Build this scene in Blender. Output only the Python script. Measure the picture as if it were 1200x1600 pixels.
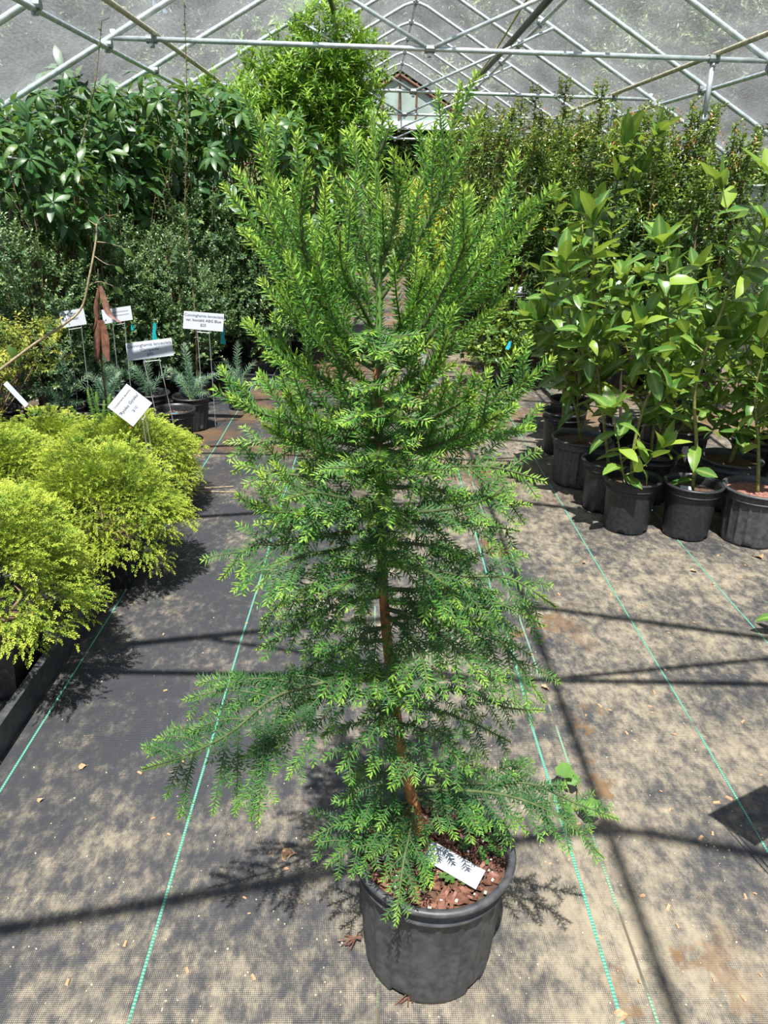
import bpy, math, random
import numpy as np
from mathutils import Matrix, Vector

for _o in list(bpy.data.objects):
    bpy.data.objects.remove(_o, do_unlink=True)
SC = bpy.context.scene
COL = SC.collection
PI = math.pi
R = np.random.RandomState

# ------------------------------------------------------------------ camera
F, CH = 1200.0, 1.6
ROLL = math.radians(1.8)
_vx, _vy = 585 - 600, 298 - 800
_x = _vx * math.cos(ROLL) + _vy * math.sin(ROLL)
_y = _vy * math.cos(ROLL) - _vx * math.sin(ROLL)
_n = np.array([_x / F, -_y / F, -1.0]); _n /= np.linalg.norm(_n)
_P = math.atan2(_n[1], -_n[2])
_up = np.array([0, math.cos(_P), math.sin(_P)])
CM = np.array([np.cross(_n, _up), _n, _up])          # world = CM @ unrolled camera
_rr = np.array([[math.cos(ROLL), -math.sin(ROLL), 0], [math.sin(ROLL), math.cos(ROLL), 0], [0, 0, 1]])
cam = bpy.data.objects.new('camera', bpy.data.cameras.new('camera'))
COL.objects.link(cam)
cam.data.sensor_fit = 'VERTICAL'; cam.data.sensor_height = 24.0; cam.data.lens = 24.0 * F / 1600.0
cam.data.clip_start = 0.05; cam.data.clip_end = 300
_m = Matrix((CM @ _rr).tolist()).to_4x4(); _m.translation = (0, 0, CH)
cam.matrix_world = _m
SC.camera = cam

# ------------------------------------------------------------------ light
LIGHT = Vector((0.062, 0.43, -1.0)).normalized()       # direction the sunlight travels
wld = bpy.data.worlds.new('sky'); SC.world = wld; wld.use_nodes = True
_nt = wld.node_tree; _nt.nodes.clear()
_sky = _nt.nodes.new('ShaderNodeTexSky'); _sky.sky_type = 'NISHITA'; _sky.sun_disc = False
_sky.sun_elevation = math.asin(-LIGHT.z); _sky.sun_rotation = math.atan2(-LIGHT.x, -LIGHT.y)
_bg = _nt.nodes.new('ShaderNodeBackground'); _bg.inputs[1].default_value = 0.115
_wo = _nt.nodes.new('ShaderNodeOutputWorld')
_nt.links.new(_sky.outputs[0], _bg.inputs[0]); _nt.links.new(_bg.outputs[0], _wo.inputs[0])
_sd = bpy.data.lights.new('sun_offscreen', 'SUN'); _sd.energy = 12.5; _sd.angle = math.radians(0.53); _sd.color = (1.0, 0.96, 0.89)
sun = bpy.data.objects.new('sun_offscreen', _sd); COL.objects.link(sun)
sun.rotation_euler = LIGHT.to_track_quat('-Z', 'Y').to_euler(); sun.location = (0, -4, 9)
SC.view_settings.view_transform = 'Standard'; SC.view_settings.look = 'None'
SC.view_settings.gamma = 1.0; SC.view_settings.use_curve_mapping = False
SC.view_settings.exposure = 0.15

# ------------------------------------------------------------------ pixel helpers (1200 x 1600)
def ray(px, py):
    dx, dy = px - 600, py - 800
    x = dx * math.cos(ROLL) + dy * math.sin(ROLL); y = dy * math.cos(ROLL) - dx * math.sin(ROLL)
    return CM @ np.array([x / F, -y / F, -1.0])
def gnd(px, py, z=0.0):
    v = ray(px, py); return v * ((z - CH) / v[2]) + np.array([0, 0, CH])
def at(px, py, Y):
    v = ray(px, py); return v * (Y / v[1]) + np.array([0, 0, CH])
def nrm(v):
    v = np.asarray(v, float); return v / (np.linalg.norm(v) + 1e-12)

# ------------------------------------------------------------------ materials
def new_mat(name):
    m = bpy.data.materials.new(name); m.use_nodes = True
    nt = m.node_tree; nt.nodes.clear()
    out = nt.nodes.new('ShaderNodeOutputMaterial')
    return m, nt, out
def node(nt, t, **kw):
    n = nt.nodes.new(t)
    for k, v in kw.items():
        if k.startswith('i_'):
            k = k[2:]; k = int(k) if k.isdigit() else k.replace('_', ' ')
            n.inputs[k].default_value = v
        else: setattr(n, k, v)
    return n
def ramp(nt, stops):
    r = nt.nodes.new('ShaderNodeValToRGB'); e = r.color_ramp.elements
    while len(e) < len(stops): e.new(0.5)
    for q, (p, c) in zip(e, stops):
        q.position = p; q.color = (c[0], c[1], c[2], 1)
    return r
def mixc(nt, a, b, fac, blend='MIX'):
    n = nt.nodes.new('ShaderNodeMix'); n.data_type = 'RGBA'; n.blend_type = blend
    for sock, v in ((n.inputs[0], fac), (n.inputs[6], a), (n.inputs[7], b)):
        if isinstance(v, (int, float)): sock.default_value = v
        elif isinstance(v, tuple): sock.default_value = (v[0], v[1], v[2], 1)
        else: nt.links.new(v, sock)
    return n.outputs[2]
def mth(nt, op, a, b=None, c=None, clamp=False):
    n = nt.nodes.new('ShaderNodeMath'); n.operation = op; n.use_clamp = clamp
    for i, v in enumerate((a, b, c)):
        if v is None: continue
        if isinstance(v, (int, float)): n.inputs[i].default_value = v
        else: nt.links.new(v, n.inputs[i])
    return n.outputs[0]
def plain(name, col, rough=0.6, noise=0.25, nscale=30, metal=0.0, bump=0.0, spec=0.5, col2=None):
    m, nt, out = new_mat(name)
    b = node(nt, 'ShaderNodeBsdfPrincipled'); b.inputs['Roughness'].default_value = rough
    b.inputs['Metallic'].default_value = metal; b.inputs['Specular IOR Level'].default_value = spec
    tc = node(nt, 'ShaderNodeTexCoord'); nz = node(nt, 'ShaderNodeTexNoise', i_Scale=nscale, i_Detail=5.0)
    nt.links.new(tc.outputs['Object'], nz.inputs['Vector'])
    c2 = col2 if col2 else tuple(min(1, x * (1 + noise)) for x in col)
    c1 = col if col2 else tuple(x * (1 - noise) for x in col)
    r = ramp(nt, [(0.35, c1), (0.68, c2)]); nt.links.new(nz.outputs[0], r.inputs[0])
    nt.links.new(r.outputs[0], b.inputs['Base Color'])
    if bump:
        bp = node(nt, 'ShaderNodeBump', i_Strength=bump, i_Distance=0.004)
        nt.links.new(nz.outputs[0], bp.inputs['Height']); nt.links.new(bp.outputs[0], b.inputs['Normal'])
    nt.links.new(b.outputs[0], out.inputs[0])
    return m
def leafmat(name, stops, rough=0.45, trans=0.3, tcol=(0.35, 0.55, 0.06), spec=0.4, by='attr', rib=None):
    """stops: colours over a tone attribute (0 old .. 1 new growth); by='obj' varies by object instead."""
    m, nt, out = new_mat(name)
    b = node(nt, 'ShaderNodeBsdfPrincipled'); b.inputs['Roughness'].default_value = rough
    b.inputs['Specular IOR Level'].default_value = spec
    if by == 'attr':
        a = node(nt, 'ShaderNodeAttribute', attribute_name='tone'); fac = a.outputs['Fac']
    else:
        a = node(nt, 'ShaderNodeObjectInfo'); fac = a.outputs['Random']
    r = ramp(nt, stops); nt.links.new(fac, r.inputs[0]); c = r.outputs[0]
    if rib:
        a2 = node(nt, 'ShaderNodeAttribute', attribute_name='rib')
        c = mixc(nt, c, rib, mth(nt, 'POWER', a2.outputs['Fac'], 5.0))
    nt.links.new(c, b.inputs['Base Color'])
    t = node(nt, 'ShaderNodeBsdfTranslucent')
    nt.links.new(mixc(nt, c, tcol, 0.55), t.inputs[0])
    mx = node(nt, 'ShaderNodeMixShader', i_0=trans)
    nt.links.new(b.outputs[0], mx.inputs[1]); nt.links.new(t.outputs[0], mx.inputs[2])
    nt.links.new(mx.outputs[0], out.inputs[0])
    return m

MT = {}
MT['galv'] = plain('galvanised_steel', (0.50, 0.56, 0.58), 0.45, 0.2, 18, metal=0.55)
MT['tanpipe'] = plain('weathered_pipe', (0.42, 0.38, 0.28), 0.6, 0.3, 25)
MT['clamp'] = plain('clamp_steel', (0.22, 0.24, 0.25), 0.45, 0.2, 40, metal=0.6)
MT['blackpipe'] = plain('black_hose', (0.012, 0.012, 0.013), 0.5, 0.2)
MT['yellow'] = plain('yellow_cord', (0.45, 0.33, 0.05), 0.6)
MT['pot'] = plain('black_pot_plastic', (0.012, 0.013, 0.016), 0.42, 0.4, 60, spec=0.45, col2=(0.026, 0.027, 0.030))
MT['potgrey'] = plain('weathered_pot_plastic', (0.030, 0.032, 0.036), 0.5, 0.4, 45, spec=0.5, col2=(0.070, 0.071, 0.075), bump=0.04)
MT['soil'] = plain('potting_soil', (0.030, 0.016, 0.010), 0.9, 0.5, 90, bump=0.6, col2=(0.10, 0.050, 0.030))
MT['bark'] = plain('bark_chip', (0.07, 0.028, 0.016), 0.8, 0.5, 70, col2=(0.20, 0.085, 0.05))
MT['redbark'] = plain('red_bark_mulch', (0.12, 0.045, 0.035), 0.8, 0.5, 60, col2=(0.30, 0.14, 0.11))
MT['perlite'] = plain('perlite', (0.42, 0.41, 0.39), 0.8, 0.08)
MT['trunk'] = plain('orange_bark', (0.15, 0.06, 0.022), 0.85, 0.5, 45, bump=0.8, col2=(0.34, 0.15, 0.05))
MT['shoot'] = plain('green_shoot', (0.10, 0.19, 0.04), 0.7, 0.3, 40)
MT['stem'] = plain('green_stem', (0.17, 0.18, 0.05), 0.6, 0.4, 40)
MT['darkstem'] = plain('dark_stem', (0.05, 0.04, 0.025), 0.8, 0.4, 40)
MT['brownstem'] = plain('brown_stem', (0.17, 0.11, 0.06), 0.8, 0.4, 40, bump=0.4)
MT['greystem'] = plain('pale_twig', (0.27, 0.21, 0.13), 0.75, 0.3, 60, bump=0.4)
MT['sign'] = plain('white_sign_plastic', (0.33, 0.35, 0.38), 0.75, 0.03, 8, spec=0.2)
MT['ink'] = plain('printed_ink', (0.012, 0.018, 0.035), 0.6, 0.1)
MT['inkgrey'] = plain('pale_ink', (0.05, 0.06, 0.09), 0.6, 0.1)
MT['stake'] = plain('sign_stake_metal', (0.55, 0.57, 0.58), 0.35, 0.1, 20, metal=0.6)
MT['teal'] = plain('teal_ribbon', (0.01, 0.30, 0.33), 0.5, 0.15)
MT['blue'] = plain('blue_ribbon', (0.03, 0.42, 0.62), 0.5, 0.15)
MT['deadleaf'] = plain('dead_leaf', (0.06, 0.024, 0.014), 0.6, 0.4, 30, col2=(0.20, 0.085, 0.05))
MT['litter'] = plain('dry_litter', (0.26, 0.13, 0.07), 0.8, 0.4, 30, col2=(0.50, 0.32, 0.18))
MT['palelitter'] = plain('pale_litter', (0.50, 0.42, 0.28), 0.8, 0.3, 30)
MT['whitepanel'] = plain('white_film', (0.70, 0.74, 0.78), 0.4, 0.12, 4)
MT['wood'] = plain('brown_timber', (0.14, 0.06, 0.035), 0.7, 0.3, 12)
MT['glass'] = plain('green_glazing', (0.32, 0.40, 0.36), 0.25, 0.2, 2.5)
MT['grass'] = plain('grass_ground', (0.06, 0.11, 0.03), 0.95, 0.4, 3.0, col2=(0.16, 0.22, 0.07))

YG = (0.40, 0.55, 0.08)
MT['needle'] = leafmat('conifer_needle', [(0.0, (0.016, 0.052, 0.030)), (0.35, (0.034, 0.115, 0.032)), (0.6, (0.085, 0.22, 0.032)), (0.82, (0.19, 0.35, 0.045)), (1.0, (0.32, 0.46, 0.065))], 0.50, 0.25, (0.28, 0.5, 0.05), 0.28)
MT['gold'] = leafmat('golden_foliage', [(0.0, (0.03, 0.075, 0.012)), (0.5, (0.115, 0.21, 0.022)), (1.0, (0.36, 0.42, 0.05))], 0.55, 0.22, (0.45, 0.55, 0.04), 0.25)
MT['bluen'] = leafmat('blue_needle', [(0.0, (0.06, 0.12, 0.08)), (0.5, (0.13, 0.24, 0.17)), (1.0, (0.34, 0.44, 0.30))], 0.5, 0.2, (0.3, 0.5, 0.2), 0.35)
MT['magnolia'] = leafmat('broad_glossy_leaf', [(0.0, (0.035, 0.11, 0.022)), (0.55, (0.075, 0.18, 0.03)), (0.85, (0.15, 0.27, 0.04)), (1.0, (0.30, 0.40, 0.05))], 0.33, 0.33, (0.42, 0.55, 0.05), 0.5, 'obj', (0.26, 0.34, 0.10))
MT['rhodo'] = leafmat('dark_whorl_leaf', [(0.0, (0.020, 0.075, 0.022)), (0.7, (0.045, 0.12, 0.03)), (1.0, (0.10, 0.19, 0.04))], 0.40, 0.28, (0.25, 0.42, 0.05), 0.5, 'obj', (0.10, 0.18, 0.06))
MT['rhodoin'] = leafmat('dark_whorl_leaf_mass', [(0.0, (0.020, 0.075, 0.022)), (0.7, (0.045, 0.12, 0.03)), (1.0, (0.10, 0.19, 0.04))], 0.40, 0.28, (0.25, 0.42, 0.05), 0.5)
MT['box'] = leafmat('small_box_leaf', [(0.0, (0.030, 0.075, 0.035)), (0.5, (0.085, 0.16, 0.065)), (1.0, (0.20, 0.29, 0.09))], 0.38, 0.25, (0.3, 0.45, 0.08), 0.55)
MT['willow'] = leafmat('bright_narrow_leaf', [(0.0, (0.035, 0.11, 0.015)), (0.5, (0.11, 0.25, 0.025)), (1.0, (0.30, 0.46, 0.05))], 0.42, 0.35, (0.42, 0.6, 0.05), 0.45)
MT['camellia'] = leafmat('camellia_leaf', [(0.0, (0.018, 0.055, 0.018)), (0.5, (0.045, 0.11, 0.025)), (0.75, (0.14, 0.24, 0.032)), (0.96, (0.28, 0.36, 0.05)), (1.0, (0.34, 0.16, 0.05))], 0.35, 0.28, (0.4, 0.48, 0.05), 0.5)
MT['yellow_leaf'] = leafmat('yellow_leaf', [(0.0, (0.20, 0.24, 0.02)), (1.0, (0.66, 0.60, 0.03))], 0.5, 0.3, (0.7, 0.65, 0.04), 0.3)
MT['tree'] = leafmat('tree_leaf', [(0.0, (0.025, 0.050, 0.018)), (0.6, (0.06, 0.10, 0.03)), (1.0, (0.17, 0.22, 0.08))], 0.45, 0.25, (0.3, 0.4, 0.08), 0.4)
MT['palehedge'] = leafmat('pale_hedge_leaf', [(0.0, (0.09, 0.14, 0.045)), (1.0, (0.36, 0.42, 0.16))], 0.5, 0.3, (0.4, 0.5, 0.1), 0.4)
MT['weed'] = leafmat('weed_leaf', [(0.0, (0.06, 0.14, 0.03)), (1.0, (0.12, 0.23, 0.05))], 0.5, 0.2, (0.15, 0.28, 0.05), 0.3)
MT['yellowing'] = leafmat('yellowing_leaf', [(0.0, (0.07, 0.14, 0.03)), (0.5, (0.22, 0.28, 0.05)), (1.0, (0.58, 0.52, 0.10))], 0.5, 0.3, (0.6, 0.6, 0.08), 0.3)

def film_mat(name, veil):
    m, nt, out = new_mat(name)
    tc = node(nt, 'ShaderNodeTexCoord')
    mp = node(nt, 'ShaderNodeMapping'); mp.inputs['Scale'].default_value = (2.2, 0.9, 2.2)
    nt.links.new(tc.outputs['Object'], mp.inputs[0])
    n1 = node(nt, 'ShaderNodeTexNoise', i_Scale=1.1, i_Detail=6.0, i_Roughness=0.65)
    n2 = node(nt, 'ShaderNodeTexNoise', i_Scale=28.0, i_Detail=3.0, i_Roughness=0.6)
    nt.links.new(mp.outputs[0], n1.inputs['Vector']); nt.links.new(mp.outputs[0], n2.inputs['Vector'])
    s = mth(nt, 'ADD', mth(nt, 'MULTIPLY', n1.outputs[0], 0.65), mth(nt, 'MULTIPLY', n2.outputs[0], 0.35))
    mr = node(nt, 'ShaderNodeMapRange', i_1=0.32, i_2=0.66, i_3=veil * 0.55, i_4=veil * 1.6); nt.links.new(s, mr.inputs[0])
    bp = node(nt, 'ShaderNodeBump', i_Strength=0.8, i_Distance=0.03); nt.links.new(s, bp.inputs['Height'])
    tl = node(nt, 'ShaderNodeBsdfTranslucent'); tl.inputs[0].default_value = (0.80, 0.84, 0.90, 1)
    gl = node(nt, 'ShaderNodeBsdfGlossy'); gl.inputs[0].default_value = (0.9, 0.93, 1, 1); gl.inputs['Roughness'].default_value = 0.22
    nt.links.new(bp.outputs[0], tl.inputs['Normal']); nt.links.new(bp.outputs[0], gl.inputs['Normal'])
    tr = node(nt, 'ShaderNodeBsdfTransparent'); tr.inputs[0].default_value = (0.93, 0.95, 0.96, 1)
    m1 = node(nt, 'ShaderNodeMixShader', i_0=0.35); nt.links.new(tl.outputs[0], m1.inputs[1]); nt.links.new(gl.outputs[0], m1.inputs[2])
    m2 = node(nt, 'ShaderNodeMixShader'); nt.links.new(mr.outputs[0], m2.inputs[0])
    nt.links.new(tr.outputs[0], m2.inputs[1]); nt.links.new(m1.outputs[0], m2.inputs[2])
    nt.links.new(m2.outputs[0], out.inputs[0])
    return m
MT['film'] = film_mat('polythene_film', 0.15)

def mat_floor():
    m, nt, out = new_mat('woven_ground_cover')
    b = node(nt, 'ShaderNodeBsdfPrincipled'); b.inputs['Specular IOR Level'].default_value = 0.35
    tc = node(nt, 'ShaderNodeTexCoord'); sx = node(nt, 'ShaderNodeSeparateXYZ'); nt.links.new(tc.outputs['Object'], sx.inputs[0])
    X, Y = sx.outputs[0], sx.outputs[1]
    k = 2 * PI / 0.0085
    wx = mth(nt, 'SINE', mth(nt, 'MULTIPLY', mth(nt, 'ADD', X, Y), k)); wy = mth(nt, 'SINE', mth(nt, 'MULTIPLY', mth(nt, 'SUBTRACT', X, Y), k))
    wv = mth(nt, 'MULTIPLY_ADD', mth(nt, 'MULTIPLY', wx, wy), 0.5, 0.5)                 # woven dots
    def nz(scale, det, rough=0.6, off=0.0, str_=None):
        mp = node(nt, 'ShaderNodeMapping'); mp.inputs['Location'].default_value = (off, off * 1.7, 0)
        if str_: mp.inputs['Scale'].default_value = str_
        nt.links.new(tc.outputs['Object'], mp.inputs[0])
        n = node(nt, 'ShaderNodeTexNoise', i_Scale=scale, i_Detail=det, i_Roughness=rough); nt.links.new(mp.outputs[0], n.inputs['Vector'])
        return n.outputs[0]
    def band(v, a, b_, c, d):
        n = node(nt, 'ShaderNodeMapRange', i_1=a, i_2=b_, i_3=c, i_4=d); n.interpolation_type = 'SMOOTHSTEP'; nt.links.new(v, n.inputs[0]); return n.outputs[0]
    # dust: thicker on the trodden right side and around the front, thin on the left
    trod = mth(nt, 'ADD', band(X, -0.75, 0.7, -0.10, -0.012), band(Y, 1.0, 2.0, 0.05, 0.0))
    d = mth(nt, 'ADD', mth(nt, 'ADD', mth(nt, 'MULTIPLY', nz(2.4, 5, 0.55), 0.42), mth(nt, 'MULTIPLY', nz(19, 8, 0.75, 3.1, (1.3, 0.8, 1.0)), 0.58)), trod)
    dust = band(mth(nt, 'ADD', d, mth(nt, 'MULTIPLY', mth(nt, 'SUBTRACT', wv, 0.5), -0.16)), 0.405, 0.635, 0.0, 1.0)
    base = mixc(nt, (0.016, 0.017, 0.021), (0.050, 0.052, 0.060), wv)
    sand = mixc(nt, (0.22, 0.18, 0.125), (0.46, 0.39, 0.275), nz(9, 5, 0.6, 8.0))
    c = mixc(nt, base, sand, mth(nt, 'MULTIPLY', dust, 0.80))
    # rusty silt that gathers along the seam and across the far path
    sb = mth(nt, 'MULTIPLY', band(X, 0.52, 0.62, 0, 1), band(X, 0.72, 0.95, 1, 0))
    sil = mth(nt, 'MULTIPLY', sb, band(nz(3.3, 6, 0.65, 5.3), 0.56, 0.61, 0, 1))
    far = mth(nt, 'MULTIPLY', band(Y, 3.2, 5.5, 0, 1), band(nz(1.3, 6, 0.65, 2.2), 0.44, 0.60, 0, 1))
    sil = mth(nt, 'MAXIMUM', sil, mth(nt, 'MULTIPLY', far, 0.85))
    c = mixc(nt, c, mixc(nt, (0.055, 0.030, 0.014), (0.24, 0.135, 0.055), nz(26, 5, 0.7, 1.0)), mth(nt, 'MULTIPLY', sil, 0.8))
    nt.links.new(c, b.inputs['Base Color'])
    nt.links.new(band(dust, 0, 1, 0.55, 0.95), b.inputs['Roughness'])
    bp = node(nt, 'ShaderNodeBump', i_Strength=0.55, i_Distance=0.0025)
    nt.links.new(mth(nt, 'ADD', wv, mth(nt, 'MULTIPLY', nz(40, 4), 0.8)), bp.inputs['Height']); nt.links.new(bp.outputs[0], b.inputs['Normal'])
    nt.links.new(b.outputs[0], out.inputs[0])
    return m
MT['floor'] = mat_floor()
def mat_stripe(name, green, pale, thr):
    m, nt, out = new_mat(name)
    b = node(nt, 'ShaderNodeBsdfPrincipled'); b.inputs['Roughness'].default_value = 0.6
    tc = node(nt, 'ShaderNodeTexCoord'); sx = node(nt, 'ShaderNodeSeparateXYZ'); nt.links.new(tc.outputs['Object'], sx.inputs[0])
    w = mth(nt, 'SINE', mth(nt, 'MULTIPLY', sx.outputs[1], 2 * PI / 0.0085))
    n = node(nt, 'ShaderNodeTexNoise', i_Scale=6.0, i_Detail=5.0); nt.links.new(tc.outputs['Object'], n.inputs['Vector'])
    r = ramp(nt, [(0.0, green), (1.0, pale)]); nt.links.new(mth(nt, 'MULTIPLY_ADD', w, 0.5, 0.5), r.inputs[0])
    f = node(nt, 'ShaderNodeMapRange', i_1=thr, i_2=thr + 0.1); nt.links.new(n.outputs[0], f.inputs[0])
    nt.links.new(mixc(nt, r.outputs[0], (0.10, 0.085, 0.06), f.outputs[0]), b.inputs['Base Color'])
    nt.links.new(b.outputs[0], out.inputs[0]); return m
MT['stripe'] = mat_stripe('green_thread', (0.02, 0.19, 0.13), (0.16, 0.37, 0.27), 0.60)
MT['stripefaded'] = mat_stripe('faded_green_thread', (0.06, 0.20, 0.12), (0.26, 0.34, 0.24), 0.46)

# ------------------------------------------------------------------ mesh helpers
def mk_mesh(name, V, Fs, mat=None, attrs=None, smooth=False):
    """V (n,3); Fs list of int arrays (m,k)"""
    me = bpy.data.meshes.new(name)
    V = np.asarray(V, np.float32); Fs = [np.asarray(f, np.int32) for f in Fs if len(f)]
    me.vertices.add(len(V)); me.vertices.foreach_set('co', V.ravel())
    nl = sum(f.size for f in Fs); me.loops.add(nl)
    me.loops.foreach_set('vertex_index', np.concatenate([f.ravel() for f in Fs]))
    tot = np.concatenate([np.full(len(f), f.shape[1], np.int32) for f in Fs])
    st = np.concatenate([[0], np.cumsum(tot)[:-1]]).astype(np.int32)
    me.polygons.add(len(tot)); me.polygons.foreach_set('loop_start', st)
    try: me.polygons.foreach_set('loop_total', tot)
    except Exception: pass
    me.polygons.foreach_set('use_smooth', np.full(len(tot), bool(smooth)))
    if attrs:
        for k, a in attrs.items():
            at_ = me.attributes.new(k, 'FLOAT', 'POINT'); at_.data.foreach_set('value', np.asarray(a, np.float32))
    if mat: me.materials.append(mat)
    me.update(calc_edges=True); me.validate()
    return me
class MB:
    """collects shapes into one mesh"""
    def __init__(s): s.V = []; s.Q = []; s.T = []; s.n = 0
    def add(s, V, quads=(), tris=()):
        V = np.asarray(V, float).reshape(-1, 3)
        if len(quads): s.Q.append(np.asarray(quads, int) + s.n)
        if len(tris): s.T.append(np.asarray(tris, int) + s.n)
        s.V.append(V); s.n += len(V); return s
    def box(s, c, size, M=None, taper=1.0):
        h = np.array(size) / 2
        v = np.array([[x, y, z] for z in (-1, 1) for y in (-1, 1) for x in (-1, 1)], float) * h
        v[4:, :2] *= taper
        if M is not None: v = v @ np.asarray(M).T
        return s.add(v + np.asarray(c), [[0, 2, 3, 1], [4, 5, 7, 6], [0, 1, 5, 4], [2, 6, 7, 3], [0, 4, 6, 2], [1, 3, 7, 5]])
    def tube(s, P, rad, seg=8, cap=True):
        P = np.asarray(P, float); n = len(P); rad = np.broadcast_to(np.asarray(rad, float), (n,))
        T = np.gradient(P, axis=0); T /= np.linalg.norm(T, axis=1)[:, None] + 1e-12
        ref = np.array([0, 0, 1.0]) if abs(T[0][2]) < 0.9 else np.array([1.0, 0, 0])
        a = np.linspace(0, 2 * PI, seg, endpoint=False); V = []
        u = nrm(np.cross(T[0], ref))
        for i in range(n):
            u = nrm(u - T[i] * np.dot(u, T[i])); w = np.cross(T[i], u)
            V.append(P[i] + rad[i] * (np.cos(a)[:, None] * u + np.sin(a)[:, None] * w))
        V = np.concatenate(V); q = []
        for i in range(n - 1):
            for j in range(seg):
                k = (j + 1) % seg; q.append([i * seg + j, i * seg + k, (i + 1) * seg + k, (i + 1) * seg + j])
        t = []
        if cap:
            V = np.vstack([V, P[0], P[-1]]); c0, c1 = n * seg, n * seg + 1
            for j in range(seg):
                k = (j + 1) % seg; t += [[c0, k, j], [c1, (n - 1) * seg + j, (n - 1) * seg + k]]
        return s.add(V, q, t)
    def mesh(s, name, mat, smooth=False):
        Fs = []
        if s.Q: Fs.append(np.concatenate(s.Q))
        if s.T: Fs.append(np.concatenate(s.T))
        return mk_mesh(name, np.concatenate(s.V), Fs, mat, smooth=smooth)
    def build(s, name, mat, parent=None, smooth=False): return obj(name, s.mesh(name, mat, smooth), parent)
def obj(name, me, parent=None, loc=None, M=None):
    o = bpy.data.objects.new(name, me); COL.objects.link(o)
    if parent is not None: o.parent = parent
    if M is not None: o.matrix_basis = M
    elif loc is not None: o.location = loc
    return o
def tag(o, label=None, cat=None, group=None, kind=None):
    for k, v in (('label', label), ('category', cat), ('group', group), ('kind', kind)):
        if v: o[k] = v
    return o
def thing(name, label, cat, loc=(0, 0, 0), group=None, rz=0.0):
    o = obj(name, None, loc=tuple(float(q) for q in loc)); o.rotation_euler = (0, 0, rz); o.empty_display_size = 0.1
    return tag(o, label, cat, group)
def copy_tree(o, parent=None):
    c = o.copy(); COL.objects.link(c); c.parent = parent
    for ch in list(o.children): copy_tree(ch, c)
    return c
def xf(Mrot, loc, s=1.0):
    m = Matrix((np.asarray(Mrot) * s).tolist()).to_4x4(); m.translation = tuple(float(q) for q in loc); return m
def crom(P, n):
    """Catmull-Rom through points"""
    P = np.asarray(P, float)
    if len(P) == 2: return np.linspace(P[0], P[1], n)
    Q = np.vstack([2 * P[0] - P[1], P, 2 * P[-1] - P[-2]]); out = []
    for u in np.linspace(0, len(P) - 1 - 1e-9, n):
        i = int(u); t = u - i; a, b, c, d = Q[i:i + 4]
        out.append(0.5 * (2 * b + (c - a) * t + (2 * a - 5 * b + 4 * c - d) * t * t + (3 * b - a - 3 * c + d) * t ** 3))
    return np.array(out)
def basis(D, N):
    """(n,3) y-axis dirs, approx normals -> (n,3,3) matrices with columns side, dir, normal"""
    D = D / (np.linalg.norm(D, axis=1)[:, None] + 1e-9)
    S = np.cross(D, N); S /= np.linalg.norm(S, axis=1)[:, None] + 1e-9
    return np.stack([S, D, np.cross(S, D)], axis=2)
def scatter(tv, tq, B, L, S, tone, ttone=None):
    """template verts/faces copied by matrices B (n,3,3), positions L, scales S; returns V, F, tone"""
    n, k = len(L), len(tv)
    V = np.einsum('nij,kj->nki', B, tv) * np.asarray(S)[:, None, None] + L[:, None, :]
    Fc = tq[None] + (np.arange(n) * k)[:, None, None]
    t = np.repeat(np.asarray(tone), k)
    if ttone is not None: t = t + np.tile(ttone, n)
    return V.reshape(-1, 3), Fc.reshape(-1, tq.shape[1]), np.clip(t, 0, 1)
# small leaf: 6 verts, 2 quads folded on the rib
def leaf_small(w=0.5, fold=0.12, curl=0.08):
    v = np.array([[0, 0, 0], [w / 2, 0.42, fold], [0, 0.5, 0], [-w / 2, 0.42, fold], [0, 1, -curl]], float)
    return v, np.array([[0, 1, 4, 2], [0, 2, 4, 3]])
def leaf_big(w, fold, curl, wave, seed, petiole=0.10):
    """12-row broad leaf lying along +y, rib attribute on the middle"""
    rs = R(seed); ts = np.array([0, 0.12, 0.3, 0.5, 0.7, 0.88, 1.0]); ws = np.array([0.05, 0.52, 0.92, 1.0, 0.80, 0.42, 0.0]) * w / 2
    V = [[-0.012, -petiole, 0], [0.012, -petiole, 0]]; rib = [1, 1]
    ang = 0; y = z = 0; py = 0
    for i, (t, ww) in enumerate(zip(ts, ws)):
        dt = t - py; py = t; ang -= curl * dt; y += math.cos(ang) * dt; z += math.sin(ang) * dt
        wv = wave * math.sin(t * 9 + seed)
        V += [[-ww, y, z + fold * ww + wv * ww], [0, y, z], [ww, y, z + fold * ww - wv * ww]]; rib += [0, 1, 0]
    Q = [[0, 1, 4, 2]]
    for i in range(6):
        a = 2 + i * 3
        Q += [[a, a + 1, a + 4, a + 3], [a + 1, a + 2, a + 5, a + 4]]
    return np.array(V), np.array(Q), np.array(rib, float)
def rdir(rs, n):
    v = rs.normal(size=(n, 3)); return v / np.linalg.norm(v, axis=1)[:, None]

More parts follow.
